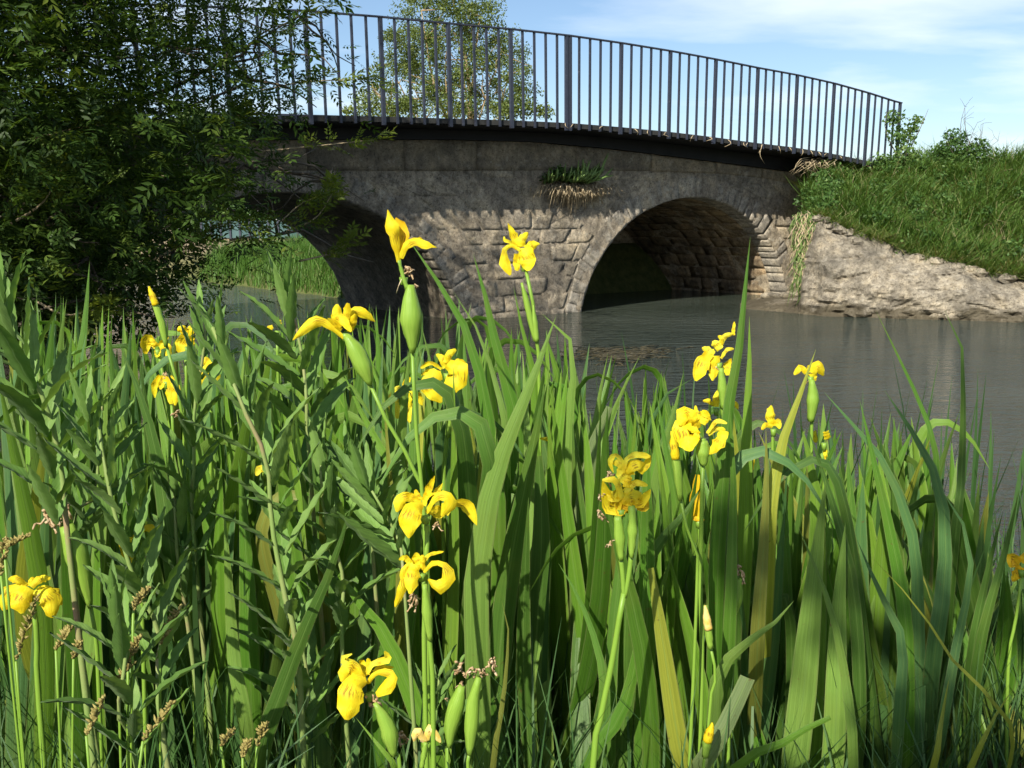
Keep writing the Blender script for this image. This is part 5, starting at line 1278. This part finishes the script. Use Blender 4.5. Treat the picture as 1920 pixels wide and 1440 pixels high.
def bud(label, foot, Y, pts, ws, stem, tipn=2):
    s_ = Stalk(label, foot, Y, 'iris buds'); s_.stem(stem, 7); s_.spathe(pts, ws)
    t_ = pts[-tipn:]; s_.spathe([(t_[0][0], t_[0][1]), ((t_[0][0] + t_[-1][0]) / 2, (t_[0][1] + t_[-1][1]) / 2), t_[-1]], [ws[-tipn] * .96, ws[-tipn] * .9, 3], -.0075, 'fade' if 'cream' in label else 'petal', 'bud_tip')
    return s_
bud('slim pointed iris bud with an orange tip rising at the left', 350, 1.55, [(312, 650), (304, 610), (292, 572), (279, 537)], [8, 14, 13, 3], [(312, 648), (328, 700), (340, 770), (350, 860)])
bud('pointed yellow iris bud just left of the big full head', 1290, 1.22, [(1276, 938), (1272, 900), (1267, 860), (1259, 808)], [9, 18, 17, 3], [(1276, 935), (1285, 985), (1308, 1040)])
bud('yellow iris bud right of the tallest blade', 1400, 1.5, [(1400, 905), (1405, 880), (1413, 848)], [10, 15, 3], [(1400, 903), (1402, 980)])
bud('stubby cream iris bud low on a stalk at bottom right of centre', 1320, 1.2, [(1332, 1215), (1328, 1180), (1322, 1135)], [12, 17, 7], [(1332, 1212), (1342, 1270), (1330, 1340)])
bud('small yellow iris bud at the very bottom right of centre', 1318, 1.15, [(1322, 1420), (1326, 1390), (1336, 1355)], [12, 20, 5], [(1322, 1420), (1318, 1460)])
def spent(label, foot, Y, sp_, ws, wit, stem):
    s_ = Stalk(label, foot, Y, 'spent iris heads'); s_.stem(stem, 9); s_.spathe(sp_, ws)
    for w_ in wit: s_.wither(*w_)
    return s_
spent('spent iris head with brown shrivelled petals at the left edge', 160, 1.3, [(125, 985), (138, 1020), (152, 1070), (170, 1140)], [26, 46, 36, 9], [(88, 968, 26, 8), (120, 945, 24, 8), (110, 975, 18, 5)], [(170, 1138), (180, 1200), (185, 1290)])
spent('spent iris head with pale curled remains on the left of the bottom pair', 850, 1.12, [(866, 1285), (858, 1315), (846, 1360), (842, 1402)], [14, 36, 30, 9], [(862, 1248, 22, 7), (866, 1280, 14, 5), (836, 1310, 12, 4)], [(842, 1400), (838, 1445)])
spent('slim spent iris head with a knobbed withered bloom on the right of the bottom pair', 890, 1.1, [(898, 1270), (888, 1310), (884, 1360), (880, 1415)], [12, 26, 30, 10], [(888, 1256, 20, 6), (925, 1238, 20, 7), (905, 1258, 16, 5)], [(880, 1412), (878, 1445)])
s_ = spent('curled fading bloom between the fat pod and the bottom pair of spent heads', 795, 1.1, [(798, 1392), (795, 1415), (790, 1440)], [8, 12, 9], [(752, 1375, 22, 6)], [(790, 1438), (786, 1460)]); s_.flower(800, 1392)
s_.petal([(798, 1390), (782, 1372), (776, 1390)], [8, 18, 10], -.005, m='fade').petal([(800, 1388), (806, 1366), (826, 1392)], [10, 16, 10], 0, m='fade').petal([(794, 1390), (792, 1370)], [14, 10], 0, m='wither')
spent('withered grey tuft on a stalk right of the tallest blade', 1375, 1.3, [(1386, 1085), (1382, 1120), (1374, 1160)], [10, 24, 10], [(1387, 1068, 20, 7)], [(1374, 1158), (1368, 1230)])

# ---- willowherb plants: opposite pairs of toothed lance leaves
def herb_leaf_mesh(seed, droop):
    r_ = random.Random(seed); n = 15; path, ws = [], []
    for i in range(n):
        v = i / (n - 1); path.append(Vector((v * math.cos(0.5 * droop * v), r_.gauss(0, .004), v * 0.05 - 0.42 * droop * v * v)))
        w = 0.225 * (math.sin(math.pi * min(1, v * 0.93 + 0.04)) ** 0.8) * (1 - 0.35 * v); ws.append(w * (1.0 if i % 2 else 0.86) if i < n - 1 else 0.004)
    v, f, u = ribbon(path, ws, lambda i: Vector((0, 0, 1)), -0.24, 5)
    v = [p + Vector((0, 0, 0.012 * math.sin(i * 2.1 + seed))) for i, p in enumerate(v)]
    return new_mesh('leaf', v, f, u)
HM = [herb_leaf_mesh(i, d) for i, d in enumerate((0.15, 0.5, 0.9, 0.3, 0.7, 0.0))]
for me in HM: me.materials.append(M['herb'])
HG = [(0.125, 0.23, 0.045), (0.11, 0.21, 0.04), (0.15, 0.255, 0.06), (0.09, 0.18, 0.033)]
rh = random.Random(301)
def herb(label, pts, Y, w, leaf, n, foot=None, top=6, dY=0.0):
    """stem px from top to bottom; leaf length in metres"""
    p = [P(x, y, Y) for x, y in pts]
    ft = p[-1].copy(); ft.z = max(0.02, gz(ft.x, ft.y)) - 0.02; ft.y += 0.05
    if p[-1].z > ft.z + 0.03: p.append(ft)
    G = Grp('willowherb', label, 'willowherb', ft, 'leafy willowherb plants among the irises')
    m = 22; p = [q_ + Vector((rh.gauss(0, .006), rh.gauss(0, .01), 0)) for q_ in p]; pth = catmull(p, m); r = w * 1.35 * Y / F / 2
    v, f = tube(pth, [r * lerp(0.45, 1.1, i / (m - 1)) for i in range(m)], 7); G.part('stem', v, f, M['hstem'])
    vis = catmull([P(x, y, Y) for x, y in pts], 60)
    az0 = rh.uniform(0, 3); n = int(n * 1.7); leaf *= 1.08
    for k in range(n):
        t = (k + 0.2) / n; i = int(t * 59); pos = vis[i]; up_ = (vis[max(i - 2, 0)] - vis[min(i + 2, 59)]).normalized()
        sc = leaf * lerp(0.55, 1.0, min(1, t * 2.2)) * rh.uniform(0.85, 1.15); el = lerp(1.28, 0.92, min(1, t * 2.0)) + rh.uniform(-.15, .15)
        for s_ in (0, 1):
            az = az0 + k * math.pi / 2 + s_ * math.pi + rh.uniform(-.3, .3)
            d = Vector((math.cos(az), math.sin(az), 0)); d = (d - up_ * d.dot(up_)).normalized() * math.cos(el) + up_ * math.sin(el)
            z_ = (up_ - d * up_.dot(d)).normalized(); y_ = z_.cross(d)
            o = bpy.data.objects.new('leaf', HM[rh.choice((0, 3, 5)) if t < 0.25 else rh.randint(0, 4)]); COL.objects.link(o); o.parent = G.o
            mt = Matrix((( d.x, y_.x, z_.x), (d.y, y_.y, z_.y), (d.z, y_.z, z_.z))).to_4x4() @ Matrix.Diagonal((sc, sc, sc, 1)); mt.translation = pos - G.loc
            o.matrix_local = mt; c = rh.choice(HG); kk = rh.uniform(.85, 1.2); o.color = (c[0] * kk, c[1] * kk, c[2] * kk, 1)
    return G
herb('thick-stemmed willowherb at the far left edge', [(5, 560), (25, 640), (75, 760), (100, 900), (110, 1020)], 1.25, 12, 0.12, 7)
herb('willowherb with a reddish stem leaning right through the left half', [(405, 615), (428, 690), (455, 745), (500, 860), (525, 980), (540, 1120), (545, 1240)], 1.25, 11, 0.105, 9)
herb('willowherb with upright lance leaves at the water edge left of the wide-spread flower', [(535, 560), (545, 640), (575, 740), (590, 850)], 1.4, 9, 0.12, 5)
herb('willowherb with a curled top beside the reddish-stemmed one', [(375, 585), (385, 650), (370, 760), (360, 880), (365, 1000)], 1.5, 8, 0.1, 6)
herb('willowherb with pale upright leaves in front of the half-hidden left iris', [(165, 790), (180, 860), (225, 960), (260, 1090), (285, 1200), (310, 1320)], 1.15, 11, 0.1, 8)
herb('low willowherb rosette at the bottom left corner among sedges', [(215, 1130), (225, 1220), (245, 1330), (260, 1440)], 1.05, 11, 0.1, 6)
herb('slender willowherb rising between the stacked flowers and the left blades', [(655, 860), (690, 930), (705, 985), (715, 1060)], 1.35, 9, 0.1, 5)
herb('willowherb with broad drooping leaves in front of the middle-left clump', [(600, 860), (615, 960), (632, 1080), (645, 1220)], 1.3, 9, 0.12, 6)
herb('willowherb whose long leaf arches over between the stacked flowers', [(690, 920), (735, 1010), (770, 1090)], 1.25, 8, 0.12, 4)
herb('small willowherb by the water at the left, behind the blades', [(60, 640), (70, 720), (80, 840)], 1.8, 9, 0.13, 5)
herb('leafy willowherb low between the left flowers and the tall parallel blades', [(330, 930), (345, 1040), (350, 1180)], 1.5, 9, 0.11, 5)
herb('low willowherb under the lowest big flower', [(560, 1180), (575, 1290), (580, 1420)], 1.3, 10, 0.12, 5)
herb('small dark willowherb at the foot of the bottom spent heads', [(820, 1270), (815, 1350), (812, 1440)], 1.3, 8, 0.09, 4)
herb('pale willowherb beside the left-edge spent iris head', [(200, 760), (185, 830), (165, 930), (140, 1040)], 1.35, 8, 0.1, 5)

# ---- sedges
def sedge(label, heads, foot_px, Y, seed):
    r_ = random.Random(seed); a = P(foot_px, 1200, Y); b_ = Vector((a.x, Y, max(.02, gz(a.x, Y)) - 0.01)); G = Grp('sedge', label, 'sedge', b_, 'sedges in the bottom left corner')
    for (x0, y0, x1, y1) in heads:
        q0, q1 = P(x0, y0, Y), P(x1, y1, Y); p = catmull([q1, (q1 + b_) / 2 + Vector((0, 0, .04)), b_], 8); v, f = tube(p, 0.0016, 5); G.part('stem', v, f, M['stem'], tube_uv(8, 5))
        mb = MB(); n = 46
        for i in range(n):
            t = i / n; c = q0.lerp(q1, t); ang = r_.uniform(0, 6.28); d = Vector((math.cos(ang), math.sin(ang), 0.9 + r_.uniform(-.3, .5))).normalized(); rad = 0.006 * (0.55 + math.sin(math.pi * (t * .9 + .08)))
            s0 = c; s1 = c + d * rad * r_.uniform(.8, 1.3); mb.add(*tube([s0, s0.lerp(s1, .5), s1], [0.0007, 0.0019, 0.0003], 4))
        o = G.part('seed_spike', mb.V, mb.F, M['sedge'])
    for _ in range(10):
        tip = b_ + Vector((r_.uniform(-.28, .22), r_.uniform(-.2, .12), r_.uniform(.2, .42))); pth = catmull([b_, b_.lerp(tip, .5) + Vector((0, 0, .09)), tip], 9)
        v, f, u = ribbon(pth, [0.006 * (1 - (i / 8) ** 2) + .0004 for i in range(9)], lambda i: Vector((r_.uniform(-.1, .1), -1, .4)), 0.2); G.part('leaf', v, f, M['iris'], u, color=(.09, .17, .075))
sedge('sedge with the darkest drooping brown spike at the far left', [(70, 1120, 30, 1240), (55, 1005, 8, 1030), (10, 1010, 2, 1080)], 20, 1.15, 1)
sedge('sedge with a leaning brown spike beside the ragged left-edge flower', [(135, 1175, 105, 1220), (150, 1205, 138, 1235)], 80, 1.1, 2)
sedge('sedge with two stacked brown spikes in front of the pale willowherb', [(262, 1195, 240, 1245), (250, 1245, 222, 1275), (278, 1105, 250, 1145)], 190, 1.05, 3)
sedge('sedge with a spike tilted right, rightmost of the left group', [(338, 1138, 300, 1210)], 260, 1.1, 4)
sedge('sedge with thick spikes close to the bottom left corner', [(325, 1318, 268, 1390), (196, 1310, 162, 1380)], 150, 1.0, 5)
sedge('sedge with small spikes at the bottom, below the slanting blade', [(500, 1358, 482, 1400), (438, 1370, 415, 1400), (468, 1390, 455, 1420)], 430, 1.1, 6)

# ---- low grass and undergrowth filling the bank between the plants
g = np.random.default_rng(90); pp = []
while len(pp) < 5200:
    y = g.uniform(1.05, 3.3); x = g.uniform(-0.66, 0.66) * (y + 0.35); zz = gz(x, y)
    if zz > -0.02: pp.append((x, y, max(zz, 0) - 0.01))
pp = np.array(pp)
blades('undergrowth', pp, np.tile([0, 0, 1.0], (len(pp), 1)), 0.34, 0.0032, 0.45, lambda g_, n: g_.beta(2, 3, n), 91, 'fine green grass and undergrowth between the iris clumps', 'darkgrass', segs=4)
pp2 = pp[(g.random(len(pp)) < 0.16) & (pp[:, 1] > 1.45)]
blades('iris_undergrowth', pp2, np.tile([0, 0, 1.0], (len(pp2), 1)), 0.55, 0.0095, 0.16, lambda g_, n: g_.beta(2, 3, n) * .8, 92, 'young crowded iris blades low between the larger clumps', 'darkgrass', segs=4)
# dark soil sheet of the near bank
gx2 = np.arange(-4, 4.01, 0.1); gy2 = np.arange(-1.5, 5.01, 0.1); X2, Y2 = np.meshgrid(gx2, gy2); Z2 = ground_z(X2, Y2) + 0.006
nx2, ny2 = len(gx2), len(gy2); ii, jj = np.meshgrid(np.arange(nx2 - 1), np.arange(ny2 - 1)); i0 = (jj * nx2 + ii).ravel()
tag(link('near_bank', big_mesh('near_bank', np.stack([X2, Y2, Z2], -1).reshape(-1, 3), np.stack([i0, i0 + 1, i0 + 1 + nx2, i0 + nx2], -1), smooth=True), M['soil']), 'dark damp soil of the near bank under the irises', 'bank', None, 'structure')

# ---- a tree behind the photographer whose boughs dapple the bank
sd = -light_dir
bank_tree = Grp('bankside_tree', 'tree behind the viewpoint whose boughs dapple the bottom corners of the bank', 'tree', (1.6, -4.2, gz(1.6, -4.2)))
rb = random.Random(404); mb = MB(); _, tb = limb(bank_tree.loc, bank_tree.loc + Vector((-.4, .5, 5.2)), .16, .07, rb, .04, 9, 8); mb.add(*tb); cs = []; rd = []; ct = []
for (tx, ty, tz, dist, n_, rad_) in [(0.95, 1.5, 0.35, 4.6, 16, 0.3), (0.7, 1.35, 0.1, 4.4, 8, 0.2), (-0.62, 1.1, 0.05, 4.4, 10, 0.22), (1.35, 1.9, 0.3, 4.8, 10, 0.3)]:
    c0 = Vector((tx, ty, tz)) + sd * dist; _, tb = limb(bank_tree.loc + Vector((-.3, .4, 3.6)), c0, .04, .008, rb, .06, 8, 5); mb.add(*tb)
    for _ in range(n_): cs.append(c0 + Vector((rb.gauss(0, rad_), rb.gauss(0, rad_), rb.gauss(0, .12)))); rd.append(rb.uniform(.06, .13)); ct.append(rb.randint(14, 34))
bank_tree.part('trunk', mb.V, mb.F, M['bark'])
add_cloud('crown', bank_tree.o, leaf_cloud(cs, rd, ct, 0.075, 0.35, 405), 'ash', bank_tree.loc)
clean_org()
